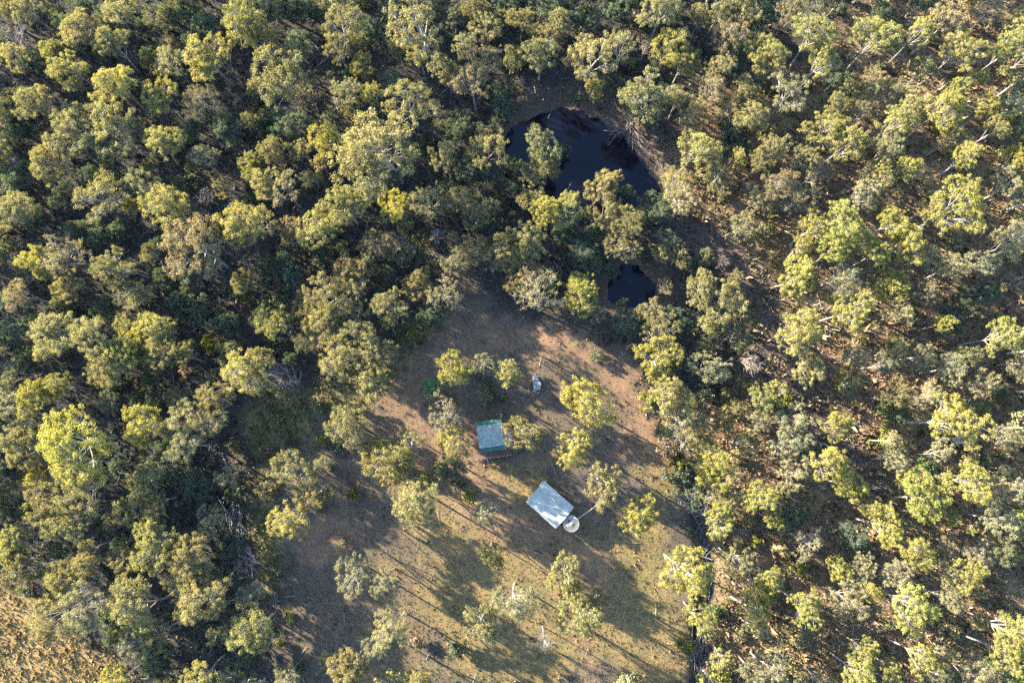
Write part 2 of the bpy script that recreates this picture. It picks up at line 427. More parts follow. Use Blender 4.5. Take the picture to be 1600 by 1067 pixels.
PROTO = {}
PROTO['gum'] = [make_tree(100 + i, lobes=9 + i % 4, tips=20 + (i * 3) % 6, spread=.56 + .04 * (i % 4), ch=.26 + .03 * (i % 3)) for i in range(10)]
PROTO['open'] = [make_tree(200 + i, lobes=9, tips=13, rc=.46, nleaf=70, spread=.66, limb=.10, fork=.30) for i in range(4)]
PROTO['slim'] = [make_tree(250 + i, H=16, lobes=9, tips=18, rc=.42, nleaf=66, cz=.80, ch=.19, fork=.55, spread=.6) for i in range(5)]
PROTO['grey'] = [make_tree(300 + i, lobes=9, tips=20, rc=.42, nleaf=60, leaf=.19, spread=.6, ch=.34, fork=.3, limb=.075) for i in range(4)]
PROTO['under'] = [make_tree(400 + i, R=4, H=9.5, lobes=9, tips=19, rc=.50, nleaf=64, leaf=.23, cz=.62, ch=.36, fork=.2, limb=.07, spread=.6) for i in range(4)]
PROTO['thin'] = [make_tree(450 + i, lobes=8, tips=11, rc=.42, nleaf=34, leaf=.22, spread=.62, limb=.09, fork=.28, twigs=2) for i in range(3)]
PROTO['dead'] = [make_tree(500 + i, lobes=8, tips=9, leafy=False, twigs=4, fork=.3, limb=.10, spread=.55) for i in range(3)]
DIMS = {'gum': (4, 14), 'open': (4, 14), 'slim': (4, 16), 'grey': (4, 14), 'under': (4, 9.5), 'thin': (4, 14), 'dead': (4, 14)}

# kind: leaf colour, proto family, word, name
KIND = {
 'L': ((.190, .188, .050), ('gum', 'slim'), 'lime-yellow'),
 'Y': ((.172, .170, .063), ('gum', 'slim'), 'yellow-green'),
 'O': ((.154, .148, .070), ('gum', 'gum', 'open'), 'olive'),
 'B': ((.142, .125, .076), ('gum', 'grey', 'open'), 'brownish olive'),
 'G': ((.162, .165, .100), ('grey', 'open'), 'pale grey-green'),
 'D': ((.060, .085, .060), ('under',), 'dark blue-green'),
 'T': ((.165, .155, .085), ('thin',), 'sparse white-limbed'),
 'K': ((.105, .118, .068), ('under', 'grey'), 'grey-green'),
 'S': ((.175, .16, .095), ('grey', 'thin'), 'straw-grey'),
 'P': ((.30, .25, .215), ('dead',), 'bare pinkish-grey'),
 'W': ((.36, .34, .31), ('dead',), 'bare white'),
}
# crowns as seen in the photograph: x, y, radius (photo pixels), kind
TREES = """
128 48 30 O;182 22 22 G;112 107 27 Y;83 77 15 Y;178 76 24 O;28 56 26 P;15 95 24 O;10 12 18 O;42 15 20 G;268 100 24 G;330 92 37 Y;268 72 14 B;232 95 12 O
60 165 28 O;187 139 31 Y;252 160 29 Y;322 158 28 B;110 180 18 G;146 176 12 G;115 213 35 O;167 210 35 O;76 246 25 O;246 232 29 Y;318 250 20 G;350 205 28 D;300 208 20 D
378 36 33 Y;285 15 20 D;320 40 22 D;222 45 15 D;392 195 15 O;398 140 14 Y;396 256 18 Y;5 242 25 Y;25 210 20 D;55 95 20 D;408 52 26 Y
528 42 31 O;526 72 20 O;567 64 12 O;588 58 14 D;470 74 18 G;665 42 45 O;655 88 20 O;622 76 14 O;440 120 46 O;482 148 20 B;567 107 18 Y;540 148 24 G;553 172 19 O;585 148 18 Y
640 158 38 O;700 112 22 O;730 74 20 G;760 46 24 O;740 12 18 O;740 138 27 B;756 95 23 B;796 96 15 O;605 235 60 O;508 220 26 L;470 233 16 O;427 231 22 O;500 254 16 O;718 206 18 D
763 233 30 O;690 250 20 O;706 240 18 D;450 190 30 D;430 205 18 D;558 212 24 D;430 20 20 D;472 18 18 D;780 160 20 D;782 190 18 D
870 32 18 O;856 60 18 O;815 36 18 O;845 90 27 O;930 92 35 O;928 135 14 Y;974 76 24 G;886 90 12 B;1007 78 11 P;1030 22 30 O;1046 66 27 Y;1066 100 24 Y;1005 140 36 O
1095 30 16 O;1126 15 26 O;1162 25 24 O;1140 60 26 B;1135 92 28 D;1190 85 26 Y;1125 117 24 O;1112 142 20 B;1058 160 20 O;1085 178 23 O;1165 140 20 O;1140 168 18 O;1168 186 24 O
1075 242 33 Y;1150 228 22 D;1148 250 15 Y;1192 250 22 O;1140 208 22 D;850 225 30 O;878 228 14 D;856 262 22 O;960 20 20 D;985 10 15 D;920 40 18 D;940 135 14 D;985 160 13 D;986 178 12 G;815 12 14 D
1278 50 35 Y;1286 95 25 Y;1365 65 33 Y;1438 52 25 Y;1502 78 31 Y;1375 22 20 D;1485 28 28 B;1210 85 20 Y;1236 20 22 B;1232 148 31 G;1300 130 20 D;1365 148 20 G;1400 148 22 G;1426 162 22 O;1445 110 18 O
1488 138 16 L;1475 172 29 L;1542 172 20 Y;1556 206 18 Y;1582 165 20 G;1527 118 14 L;1575 80 29 Y;1595 20 14 O;1290 204 30 Y;1325 225 28 Y;1395 198 29 Y;1385 238 25 G;1418 256 19 L;1510 248 21 L;1490 216 22 O;1588 246 18 L;1215 236 24 O;1250 250 22 O;1312 170 20 O;1350 176 17 B
22 338 31 O;50 342 18 D;30 275 28 D;100 310 22 D;165 307 37 O;206 324 13 L;226 285 25 G;265 325 35 Y;320 305 16 P;350 290 16 O;376 345 39 Y;396 275 18 Y;306 390 47 B;62 415 25 L;100 400 33 T;106 440 24 O;186 415 31 O;233 398 17 O
30 460 22 B;15 482 18 P;90 525 35 O;140 526 34 O;235 505 27 Y;196 500 16 O;206 460 24 G;312 480 22 D;280 470 20 D;350 500 20 D;300 440 18 D;250 440 18 D;380 445 18 O;390 415 20 B;165 490 9 P;205 530 20 L;20 515 24 D;48 500 18 D;120 362 22 D;152 370 22 D;182 360 18 D
420 290 26 O;446 300 26 T;410 350 25 O;495 345 33 Y;540 325 33 Y;455 360 22 B;580 295 20 G;622 318 23 L;665 318 26 O;632 345 15 O;610 275 20 D;727 315 25 O;742 340 21 O;682 370 13 W;700 370 11 T;580 390 24 B;615 390 22 B;540 415 22 B;566 420 18 O;642 388 20 D
710 405 22 G;742 396 25 B;785 400 29 O;520 470 33 O;613 475 27 O;548 450 28 O;500 492 30 O;552 512 35 O;430 500 29 Y;476 490 22 O;645 440 20 O;690 460 27 T;675 495 20 D;460 435 22 D;440 470 16 D;420 420 20 D;500 400 18 D;600 430 16 D;450 400 20 D
835 285 24 O;850 325 25 L;886 330 25 Y;822 370 29 O;820 315 14 O;938 290 26 O;975 300 18 D;1012 310 18 D;943 332 25 O;990 340 25 O;974 384 25 O;950 421 19 D;905 400 24 D;880 365 18 D;920 370 16 D;815 430 28 B;805 447 18 O;845 470 35 T;905 455 27 L;925 480 22 O
1055 275 22 O;1060 305 27 O;1040 316 14 D;1033 397 14 O;1060 402 16 O;1012 397 12 D;1040 450 13 G;970 476 10 O;1095 465 24 O;1130 475 31 O;1112 502 22 Y;1015 490 20 O;1030 520 25 O;985 512 24 D;1148 436 11 O;1128 412 11 P;1125 275 22 O;1155 350 23 G;1190 305 26 O
1215 290 26 B;1250 310 26 G;1345 300 26 G;1385 285 29 G;1370 268 22 Y;1500 325 43 L;1455 325 21 Y;1395 345 25 L;1415 380 29 L;1375 396 22 L;1325 340 31 L;1346 376 24 L;1270 360 25 L;1258 386 19 Y;1305 392 25 L;1240 433 29 L;1320 430 27 G;1395 446 25 L;1332 485 31 L;1300 466 15 L
1240 520 35 Y;1575 525 31 L;1470 508 17 L;1410 490 20 G;1490 420 23 G;1532 410 24 G;1450 400 20 G;1500 470 20 D;1540 460 22 D;1580 380 27 G;1582 290 22 G;1490 500 20 D;1440 460 20 B
40 560 18 D;175 582 33 O;195 555 28 Y;216 546 22 L;255 550 25 O;290 560 20 O;235 590 16 D;105 605 20 Y;62 628 27 L;86 612 13 L;22 645 27 G;30 705 29 O;110 685 49 L;228 658 29 L;285 655 28 G;320 665 27 G;335 620 25 O;290 700 28 G;370 575 35 Y;390 600 22 O;347 742 18 G
228 750 29 O;236 785 28 O;75 785 33 O;126 766 35 O;105 816 29 O;55 755 15 L;260 728 26 D;300 760 26 D;20 770 15 P;15 792 20 D;530 560 33 O;570 552 35 O;585 590 27 O;410 560 20 O;543 668 32 O;600 706 33 Y;640 690 24 O;612 738 20 O;465 735 31 O;492 765 25 O;470 806 31 Y;500 722 12 G
710 580 28 L;755 565 18 G;792 583 21 Y;703 635 27 T;712 686 26 Y;650 783 35 O;640 750 19 O;706 735 18 D;755 810 20 G;766 860 19 Y;918 625 37 L;901 691 26 L;945 755 33 O;1003 798 28 L;1028 560 32 L;1042 608 28 Y;1060 650 35 O;1105 574 27 G;1167 558 18 P
1130 655 18 O;1150 636 18 O;1100 706 22 L;1120 736 33 L;1160 692 20 O;1195 622 22 Y;1190 650 20 G;1182 780 27 L;1110 770 18 O;1132 782 18 O;815 669 26 O;1086 775 18 D;1258 580 27 O;1205 620 19 Y;1302 662 24 L;1296 724 27 L;1326 756 27 L;1243 743 25 G;1235 660 26 G;1235 696 26 G
1495 660 41 L;1522 750 31 L;1445 786 33 L;1475 755 16 L;1362 793 18 L;1447 620 22 G;1340 560 20 B;1380 570 19 G;1400 550 19 O;1440 556 20 G;1490 576 21 G;1530 600 22 G;1395 620 20 O;1330 600 17 O;1400 650 17 D;1400 690 17 O;1400 720 21 G;1470 712 19 G;1570 762 27 G;1575 682 21 G;1562 610 14 D
20 860 28 Y;28 896 28 O;38 823 14 G;138 880 24 O;138 855 14 G;95 900 24 O;192 878 24 O;188 850 15 D;245 855 34 Y;290 856 34 O;285 900 24 O;85 960 35 O;130 946 36 G;225 950 37 O;215 1000 26 G;246 990 22 O;315 945 37 O;395 985 37 Y;390 930 21 G;310 1055 30 Y;180 992 17 D;185 1060 21 L;250 1030 26 D;350 830 20 D;330 815 23 G
552 902 29 G;602 906 23 G;615 986 29 G;585 1010 20 G;545 1046 29 O;515 1028 14 O;659 1052 21 Y;746 975 27 O;805 935 31 G;883 892 27 Y;900 945 30 Y;935 936 14 O;850 997 17 W;1065 890 36 L;1095 968 23 L;1148 870 26 O;1165 950 27 L;1180 986 18 G;1132 1027 17 Y;1180 1052 27 G;1125 815 26 L;1192 920 20 L;448 1056 18 G
1378 822 27 L;1485 808 14 L;1440 804 14 L;1442 868 27 L;1405 895 23 G;1310 890 20 L;1345 890 22 G;1360 922 16 L;1322 936 28 G;1258 945 27 L;1205 905 22 L;1425 948 35 L;1512 903 27 L;1480 936 22 G;1570 815 28 G;1580 985 33 L;1575 1026 26 L;1340 1050 28 L;1350 1010 20 L;1390 1040 15 L;1265 845 24 T;1330 845 25 D;1445 1032 25 L;1465 1056 17 G;1520 1054 29 G;1480 1026 16 O;1530 970 12 Y;1200 1045 25 G;760 268 20 D;735 275 22 D;770 332 20 D;800 296 16 D;700 300 20 D;738 250 16 D;890 362 20 D;930 352 18 D;1002 338 18 D;1030 338 17 D;810 262 18 D;900 150 12 D;700 200 14 D;752 205 14 D;1240 800 22 D;798 252 15 D;1210 810 16 L
"""
rows = []
for q in TREES.replace("\n", ";").split(";"):
    if q.strip():
        a = q.split(); rows.append((float(a[0]), float(a[1]), float(a[2]), a[3]))

# ---- labels: look + place told by things one can find
LANDMARKS = [((767, 681), "the green-roofed hut"), ((860, 789), "the pale shed"), ((905, 235), "the large pond"), ((985, 447), "the small dam"),
    ((375, 850), "the long brush pile"), ((838, 599), "the pale sheet stack"), ((673, 603), "the bright green bush"), ((850, 997), "the white dead tree"),
    ((60, 1030), "the golden grass corner"), ((985, 205), "the pond driftwood"), ((1097, 1040), "the ditch's lower end"), ((1168, 558), "the pinkish dead tree"),
    ((0, 0), "the photo's top left corner"), ((1600, 0), "the photo's top right corner"), ((1600, 1067), "the photo's bottom right corner"),
    ((0, 533), "the left edge's midpoint"), ((1600, 533), "the right edge's midpoint"), ((800, 0), "the top edge's midpoint"), ((400, 267), "the upper left quarter's centre"),
    ((1200, 267), "the upper right quarter's centre"), ((400, 1067), "the bottom edge's left quarter-point"), ((1320, 800), "the lower right quarter's centre"), ((400, 0), "the top edge's left quarter-point"), ((200, 533), "the left half's middle")]
DIRS = ["right of", "up-right of", "above", "up-left of", "left of", "down-left of", "below", "down-right of"]
ORD = ["nearest", "second nearest", "third nearest", "fourth nearest", "fifth nearest", "sixth nearest", "seventh nearest", "eighth nearest", "ninth nearest", "tenth nearest"] + ["farther"] * 400
def placed_labels(items, noun):
    """items: (x, y, look). Each gets its rank among its kind in one direction from one landmark."""
    n = len(items); best = [(999, 1e9, "")] * n
    for (lx, ly), nm in LANDMARKS:
        by = {}
        for i, (x, y, _) in enumerate(items):
            dx, dy = x - lx, ly - y; o = int(round(math.atan2(dy, dx) / (math.pi / 4))) % 8
            by.setdefault(o, []).append((math.hypot(dx, dy), i))
        for o, lst in by.items():
            lst.sort()
            for k, (d, i) in enumerate(lst):
                if (k, d) < best[i][:2]: best[i] = (k, d, f"{ORD[k]} {DIRS[o]} {nm}")
    return [f"{it[2]} {noun}, {best[i][2]}" for i, it in enumerate(items)]

def place_tree(name, x, y, rpx, kind, cat, label, group, i, hmul=1.0, dims=None):
    col, fams, word = KIND[kind]
    r = np.random.default_rng(9000 + int(x * 7 + y * 13)); fam = fams[int(r.integers(len(fams)))]
    if x < 1040 and fam == 'slim': fam = 'gum'
    if x > 1180 and fam == 'gum' and r.random() < .6: fam = 'slim'
    Rm = rpx * .1072; h = (4.6 + 2.65 * Rm) * r.uniform(.92, 1.1) * hmul
    if kind in 'DKS': h = 3.0 + 1.9 * Rm
    elif poly_sd(at(x, y, 9)[None, :2], CLEAR)[0] < 0: h *= 1.14
    if fam == 'slim': h *= 1.12
    if fam == 'dead': h *= .85
    hc = h * (.70 if fam != 'slim' else .81)
    c = at(x, y, hc); gz = hz(c[0], c[1]); Rm = rpx * np.linalg.norm([at(x + 1, y, hc)[0] - c[0]])
    protos = PROTO[fam]; wood, crown = protos[int(r.integers(len(protos)))]
    PR, PH = DIMS[fam]; sxy = Rm / PR * 1.12; sz = h / PH
    root = thing(name, (c[0], c[1], gz), r.uniform(0, 6.28), label, cat, group)
    lean = r.normal(0, .03, 2); root.rotation_euler[0] = lean[0]; root.rotation_euler[1] = lean[1]
    ax = r.uniform(.86, 1.16); t = link("trunk", wood, root); t.scale = (sxy * ax, sxy / ax, sz)
    v = r.uniform(.8, 1.15)
    if fam == 'dead': t.color = tuple(q * v for q in col) + (1,)
    else:
        bw = (.28, .262, .24) if r.random() < .72 else (.25, .21, .18)
        if kind == 'D': bw = (.2, .18, .16)
        t.color = tuple(q * v for q in bw) + (1,)
    if crown is not None:
        k = link("crown", crown, root); k.scale = (sxy * ax, sxy / ax, sz)
        j = r.normal(1, .09); w2 = r.normal(0, .035)
        k.color = (col[0] * j * (1 + w2), col[1] * j, col[2] * j * (1 - w2), 1)
    return root

def infill():
    """Low trees in the gaps the catalogue leaves."""
    r = np.random.default_rng(404); q = r.uniform([-5, -5], [1605, 1072], (6000, 2)); P = np.array([at(a, b, 4)[:2] for a, b in q]); n = 0
    C = np.array([at(x, y, 9.)[:2] for x, y, _, _ in rows]); Rr = np.array([_r * .11 for _, _, _r, _ in rows])
    dw = np.min([poly_sd(P, L) for L in (POND, DAM)], 0); dc = poly_sd(P, CLEAR); dg = poly_sd(P, GOLD); de = poly_sd(P, EAST)
    for i in range(len(q)):
        if n >= 150: break
        if min(poly_sd(P[i][None], L)[0] for L in STRIPS) < 1: continue
        if dw[i] < 4 or dc[i] < 3 or dg[i] < 5: continue
        g = np.linalg.norm(C - P[i], axis=1) - Rr
        if g.min() < (.9 if de[i] > 0 else 1.7) or (de[i] < 0 and r.random() < .8): continue
        k = ('S', 'K', 'S', 'K')[r.integers(4)] if de[i] < 0 else ('D', 'K', 'D', 'K', 'K')[r.integers(5)]
        rp = float(np.clip(g.min() / .11 * 1.3, 12, 23)) * r.uniform(.85, 1.1)
        rows.append((float(q[i][0]), float(q[i][1]), rp, k)); C = np.vstack([C, P[i]]); Rr = np.append(Rr, rp * .11); n += 1
infill()
def size_word(rp): return "very broad" if rp >= 40 else "broad" if rp >= 31 else "medium" if rp >= 22 else "small" if rp >= 15 else "tiny"
gums = [q for q in rows if q[3] in 'LYOBGT' and q[2] > 18]; small_gums = [q for q in rows if q[3] in 'LYOBGT' and q[2] <= 18]; unders = [q for q in rows if q[3] in 'DKS']; deads = [q for q in rows if q[3] in 'PW']  # gum trees with smaller crowns are listed apart from the rest
for lst, nm, noun, cat, grp in ((gums, "gum_tree", "gum tree", "tree", "gum trees of the open forest"), (small_gums, "small_gum", "gum sapling", "sapling", "smaller gums between the big ones"), (unders, "understory_tree", "understory tree", "small tree", "low trees under the gums"), (deads, "dead_tree", "dead tree", "dead tree", "bare dead trees")):
    labs = placed_labels([(x, y, f"{size_word(r)} {KIND[k][2]}") for x, y, r, k in lst], noun)
    for i, ((x, y, r, k), lb) in enumerate(zip(lst, labs)): place_tree(nm, x, y, r, k, cat, lb, grp, i)
print("gums", len(gums), len(small_gums), "under", len(unders), "dead", len(deads))

# ---- shrubs of the forest floor, one by one
tree_xy = np.array([at(x, y, 9.0)[:2] for x, y, r, k in rows]); tree_r = np.array([r * .11 for x, y, r, k in rows])
def shrub_mesh(seed, n=16, rc=.34, nleaf=34, leaf=.24):
    r = np.random.default_rng(seed); T = []
    for _ in range(n):
        a = r.uniform(0, 6.28); q = math.sqrt(r.random()) * .85; T.append((math.cos(a) * q, math.sin(a) * q, .95 - .6 * q * q + r.normal(0, .12)))
    T = np.array(T); V, F, t = clusters(T, np.full(n, rc) * r.uniform(.7, 1.3, n), nleaf, leaf, r)
    crown = mesh_np("foliage", V, F, LEAF, False, {"tint": ('FLOAT', t)})
    mb = MB()
    for p in T[::2]: mb.tube([(0, 0, -.15), p * .5 + np.array([0, 0, .05]), p], [.035, .025, .01], 3, False)
    me = bpy.data.meshes.new("stem"); me.from_pydata(mb.v, [], mb.f); me.materials.append(BARK); me.update()
    return me, crown
SHRUBS = [shrub_mesh(600 + i) for i in range(6)]
cand = []
_r = np.random.default_rng(55)
WATERS = [POND, DAM]
tries = _r.uniform([0, 0], [1600, 1067], (9000, 2))
PW = np.array([at(a, b)[:2] for a, b in tries])
dw = np.min([poly_sd(PW, L) for L in WATERS], 0); dcl = poly_sd(PW, CLEAR); dgold = poly_sd(PW, GOLD); deast = poly_sd(PW, EAST)
taken = np.zeros((0, 2))
for i in range(len(tries)):
    if len(cand) >= 230: break
    p = PW[i]
    if dw[i] < 4 or min(poly_sd(p[None], L)[0] for L in STRIPS) < .5: continue
    if dcl[i] < 1.5 and not (poly_sd(p[None], WEEDS)[0] < 0 and _r.random() < .25): continue
    if dgold[i] < 2: continue
    gap = np.min(np.linalg.norm(tree_xy - p, axis=1) - tree_r)
    if gap < .3 or (len(taken) and np.min(np.linalg.norm(taken - p, axis=1)) < 2.6): continue
    taken = np.vstack([taken, p]); cand.append((tries[i][0], tries[i][1], float(deast[i])))
for x, y in ((690,735),(716,758),(735,772),(700,718),(520,732),(532,700),(505,688),(556,772),(500,782),(665,745),(632,738),(748,582),(760,622),(786,622),(1010,628),(1060,722),(1046,742),(1066,742),(1056,768),(455,962),(472,1036),(440,1002),(932,558),(700,622),(760,600),(536,850),(655,1000),(716,1008),(470,640),(500,632),(455,690),(430,640),(420,700),(560,640),(575,690),(780,690),(1040,700),(1075,830),(1070,1000)):
    cand.append((x, y, 6.0 if x > 560 else 3.0))
shr = []
for x, y, de in cand:
    k = _r.random()
    if de < 0: col, wd = (((.18, .16, .09), "straw-coloured"), ((.125, .13, .07), "grey-green"), ((.12, .14, .03), "yellow-green"), ((.05, .085, .03), "dark green"))[0 if k < .3 else 1 if k < .7 else 2 if k < .9 else 3]
    else: col, wd = (((.05, .068, .045), "dark blue-green"), ((.10, .105, .06), "grey-green"), ((.11, .12, .03), "yellow-green"), ((.11, .09, .07), "brownish"))[0 if k < .45 else 1 if k < .75 else 2 if k < .9 else 3]
    shr.append((x, y, wd, col, _r.uniform(.9, 2.1)))
labs = placed_labels([(x, y, ("large " if s > 1.6 else "low ") + wd) for x, y, wd, col, s in shr], "shrub")
for (x, y, wd, col, s), lb in zip(shr, labs):
    p = at(x, y); g = hz(p[0], p[1]); st, fo = SHRUBS[int(_r.integers(6))]
    root = thing("shrub", (p[0], p[1], g), _r.uniform(0, 6.28), lb, "shrub", "shrubs of the forest floor")
    a = link("stem", st, root); a.color = (.22, .19, .16, 1); b = link("foliage", fo, root); j = _r.uniform(.8, 1.2)
    b.color = tuple(c * j for c in col) + (1,)
    for o in (a, b): o.scale = (s, s, s * _r.uniform(.8, 1.3))

# ---- the bright green bush of long leaf rosettes beside the clearing
def green_bush():
    r = np.random.default_rng(77); c = at(673, 604, 3.0); root = thing("green_bush", (c[0], c[1], hz(c[0], c[1])), 0, "bright green bush of long glossy leaf rosettes at the dirt clearing's edge", "bush")
    mb = MB(); V = []; F = []; tt = []
    GB = plain("glossy_leaf", (.060, .115, .026), .6, 0, 2.5, .6)
    for k in range(64):
        a = r.uniform(0, 6.28); q = r.random() ** .65 * 2.3 * (.75 + .35 * math.sin(3 * a)); tip = np.array([math.cos(a) * q, math.sin(a) * q * 1.15, 4.0 - .5 * q * q + r.normal(0, .45)])
        mb.tube([(0, 0, -.2), tip * .45, tip], [.09, .06, .03], 4, False)
        for j in range(14):
            b = r.uniform(0, 6.28); ln = r.uniform(.34, .62); d = np.array([math.cos(b), math.sin(b), 0]); sd_ = np.array([-d[1], d[0], 0]) * ln * .13
            m1 = tip + d * ln * .5 + np.array([0, 0, r.uniform(.0, .3)]); e = tip + d * ln + np.array([0, 0, -r.uniform(.1, .4)])
            o = len(V); V += [tip, m1 + sd_, e, m1 - sd_]; F.append((o, o + 1, o + 2, o + 3))
    s = mb.build("stem", BARK, root); s.color = (.2, .17, .13, 1)
    link("foliage", mesh_np("foliage", np.array(V), np.array(F), GB), root)
green_bush()

# ------------------------------------------------------------------ stuff: grass, undergrowth, twigs, the wood beyond
def scatter_pts(n, seed, margin=60):
    r = np.random.default_rng(seed); q = r.uniform([-margin, -margin], [1600 + margin, 1067 + margin], (n, 2))
    c, s = math.cos(TILT), math.sin(TILT); dx = (q[:, 0] - 800) / FPX; dy = (533.5 - q[:, 1]) / FPX; t = -CAM_H / (dy * s - c)
    return np.column_stack([dx * t, (dy * c + s) * t]), r

def build_grass():
    P, r = scatter_pts(150000, 31)
    d = np.min([poly_sd(P, L) for L in WATERS], 0); keep = d > 1.5
    keep &= line_dist(P, DITCH) > .8
    P = P[keep]; n = len(P)
    gold = poly_sd(P, GOLD) < 1; clear = poly_sd(P, CLEAR) < 0; east = poly_sd(P, EAST) < 0; weed = poly_sd(P, WEEDS) < 0
    bare = np.min([poly_sd(P, L) for L in BARE], 0) < 0
    dens = np.where(gold, 1, np.where(weed, 1, np.where(clear, np.where(bare, .35, .9), np.where(east, .8, .5))))
    k = r.random(n) < dens; P, gold, clear, east, weed = P[k], gold[k], clear[k], east[k], weed[k]; n = len(P)
    hgt = np.where(gold, .3, np.where(weed, .3, np.where(clear, .13, np.where(east, .38, .3)))) * r.uniform(.5, 1.5, n) * (.5 + fbm(P, 2.5, 3)) * np.where(r.random(n) < .05, 2.6, 1)
    base = soil(P) * r.uniform(.75, 1.45, (n, 1)) * np.array([1.08, 1.06, .9])
    straw = (r.random(n) < np.where(east, .35, .12))[:, None]; base = np.where(straw, np.where(clear[:, None], np.array([.20, .16, .10]), np.array([.26, .21, .13])) * r.uniform(.7, 1.2, (n, 1)), base)
    greeny = (r.random(n) < np.where(clear & ~weed, .22, .15))[:, None]; base = np.where(greeny, np.array([.10, .105, .04]) * r.uniform(.7, 1.2, (n, 1)), base)
    Z = height(P); V = []; Cc = []
    m = 3
    for j in range(m):
        a = r.uniform(0, 6.28, n); wd = (.05 + hgt * .28) * r.uniform(.7, 1.3, n); dx, dy = np.cos(a), np.sin(a)
        b = r.uniform(0, 6.28, n); ln = hgt * r.uniform(.4, 1.0, n)
        c0 = np.column_stack([P[:, 0] + r.normal(0, .07, n), P[:, 1] + r.normal(0, .07, n), Z - .02])
        v0 = c0 - np.column_stack([dx * wd, dy * wd, 0 * wd]); v1 = c0 + np.column_stack([dx * wd, dy * wd, 0 * wd])
        v2 = c0 + np.column_stack([np.cos(b) * ln, np.sin(b) * ln, hgt])
        V.append(np.stack([v0, v1, v2], 1)); Cc.append(np.repeat(base[:, None, :], 3, 1))
    V = np.concatenate(V).reshape(-1, 3); Cc = np.concatenate(Cc).reshape(-1, 3)
    me = mesh_np("grass", V, np.arange(len(V)).reshape(-1, 3), GRASS, False, {"col": ('FLOAT_COLOR', np.column_stack([Cc, np.ones(len(Cc))]))})
    tag(link("grass", me), "dry grass and leaf litter tufts over the clearing and forest floor", "grass", kind="stuff")
build_grass()

def build_undergrowth():
    P, r = scatter_pts(11500, 47)
    d = np.min([poly_sd(P, L) for L in WATERS], 0); cl = poly_sd(P, CLEAR); wd = poly_sd(P, WEEDS); ea = poly_sd(P, EAST); go = poly_sd(P, GOLD)
    cl = cl + (fbm(P, 7, 12) - .5) * 13; strip = np.min([poly_sd(P, L) for L in STRIPS], 0)
    k = ((d > 3.2) | ((poly_sd(P, DAM) > .6) & (poly_sd(P, DAM) < 5))) & ((strip > 0) | (r.random(len(P)) < .12)) & (((cl > 0) & (wd > 0)) | ((wd < 0) & (r.random(len(P)) < .10)) | ((cl > -4) & (r.random(len(P)) < .12)) | (r.random(len(P)) < .05)) & ((go > 1) | (r.random(len(P)) < .03))
    k &= (ea > 0) | (r.random(len(P)) < .6)
    P, ea, wd, cl, go = P[k], ea[k], wd[k], cl[k], go[k]; n = len(P)
    sz = r.uniform(.25, .75, n) * np.where(ea < 0, 1.05, np.where((cl > 0) & (go > 3), 1.6, 1.0)); T = np.column_stack([P, height(P) + sz * .45])
    V, F, t = clusters(T, sz, 38, .22, r, .8)
    pal_e = np.array([(.19, .165, .10), (.15, .15, .095), (.135, .145, .05), (.135, .11, .075), (.16, .16, .115)]); pal_w = np.array([(.06, .085, .068), (.10, .105, .082), (.10, .115, .05), (.10, .09, .08), (.075, .085, .08)])
    pk = r.integers(0, 5, n); base = np.where((ea < 0)[:, None], pal_e[pk], pal_w[pk]); base = np.where((wd < 0)[:, None], np.array([.10, .105, .04]), base) * r.uniform(.75, 1.25, (n, 1))
    C = np.repeat(base, 38 * 4, 0) * (.7 + .6 * t[:, None])
    me = mesh_np("undergrowth", V, F, UNDER, False, {"col": ('FLOAT_COLOR', np.column_stack([C, np.ones(len(C))]))})
    tag(link("undergrowth", me), "low scrub and weeds covering the forest floor between the trees", "undergrowth", kind="stuff")
build_undergrowth()

def build_twigs():
    P, r = scatter_pts(5000, 63)
    d = np.min([poly_sd(P, L) for L in WATERS], 0); cl = poly_sd(P, CLEAR); ea = poly_sd(P, EAST); go = poly_sd(P, GOLD)
    k = (d > .5) & ((cl > 0) | (r.random(len(P)) < .12)) & (go > 0); P, ea = P[k], ea[k]; n = len(P)
    a = r.normal(-.35, .9, n); ln = r.gamma(2.0, .55, n) + .4; rd = .018 + .012 * ln * r.random(n)
    z = height(P) + .10; dv = np.column_stack([np.cos(a), np.sin(a), r.normal(0, .12, n)]) * ln[:, None]
    A = np.column_stack([P, z]) - dv / 2; B = A + dv; sdv = np.column_stack([-np.sin(a), np.cos(a), 0 * a]) * rd[:, None]; up = np.array([0, 0, 1.0]) * rd[:, None] * 1.6
    V = np.stack([A - sdv, A + sdv, A + up, B - sdv * .6, B + sdv * .6, B + up * .6], 1).reshape(-1, 3)
    o = np.arange(n)[:, None] * 6; F = np.concatenate([o + np.array([0, 3, 5, 2]), o + np.array([2, 5, 4, 1]), o + np.array([1, 4, 3, 0])])
    c = np.where((r.random(n) < .6)[:, None], np.array([.42, .38, .33]), np.array([.20, .16, .13])) * r.uniform(.7, 1.2, (n, 1))
    C = np.repeat(c, 6, 0)
    tag(link("fallen_twigs", mesh_np("fallen_twigs", V, F, TWIG, False, {"col": ('FLOAT_COLOR', np.column_stack([C, np.ones(len(C))]))})), "fallen twigs and sticks strewn over the forest floor", "twigs", kind="stuff")
build_twigs()

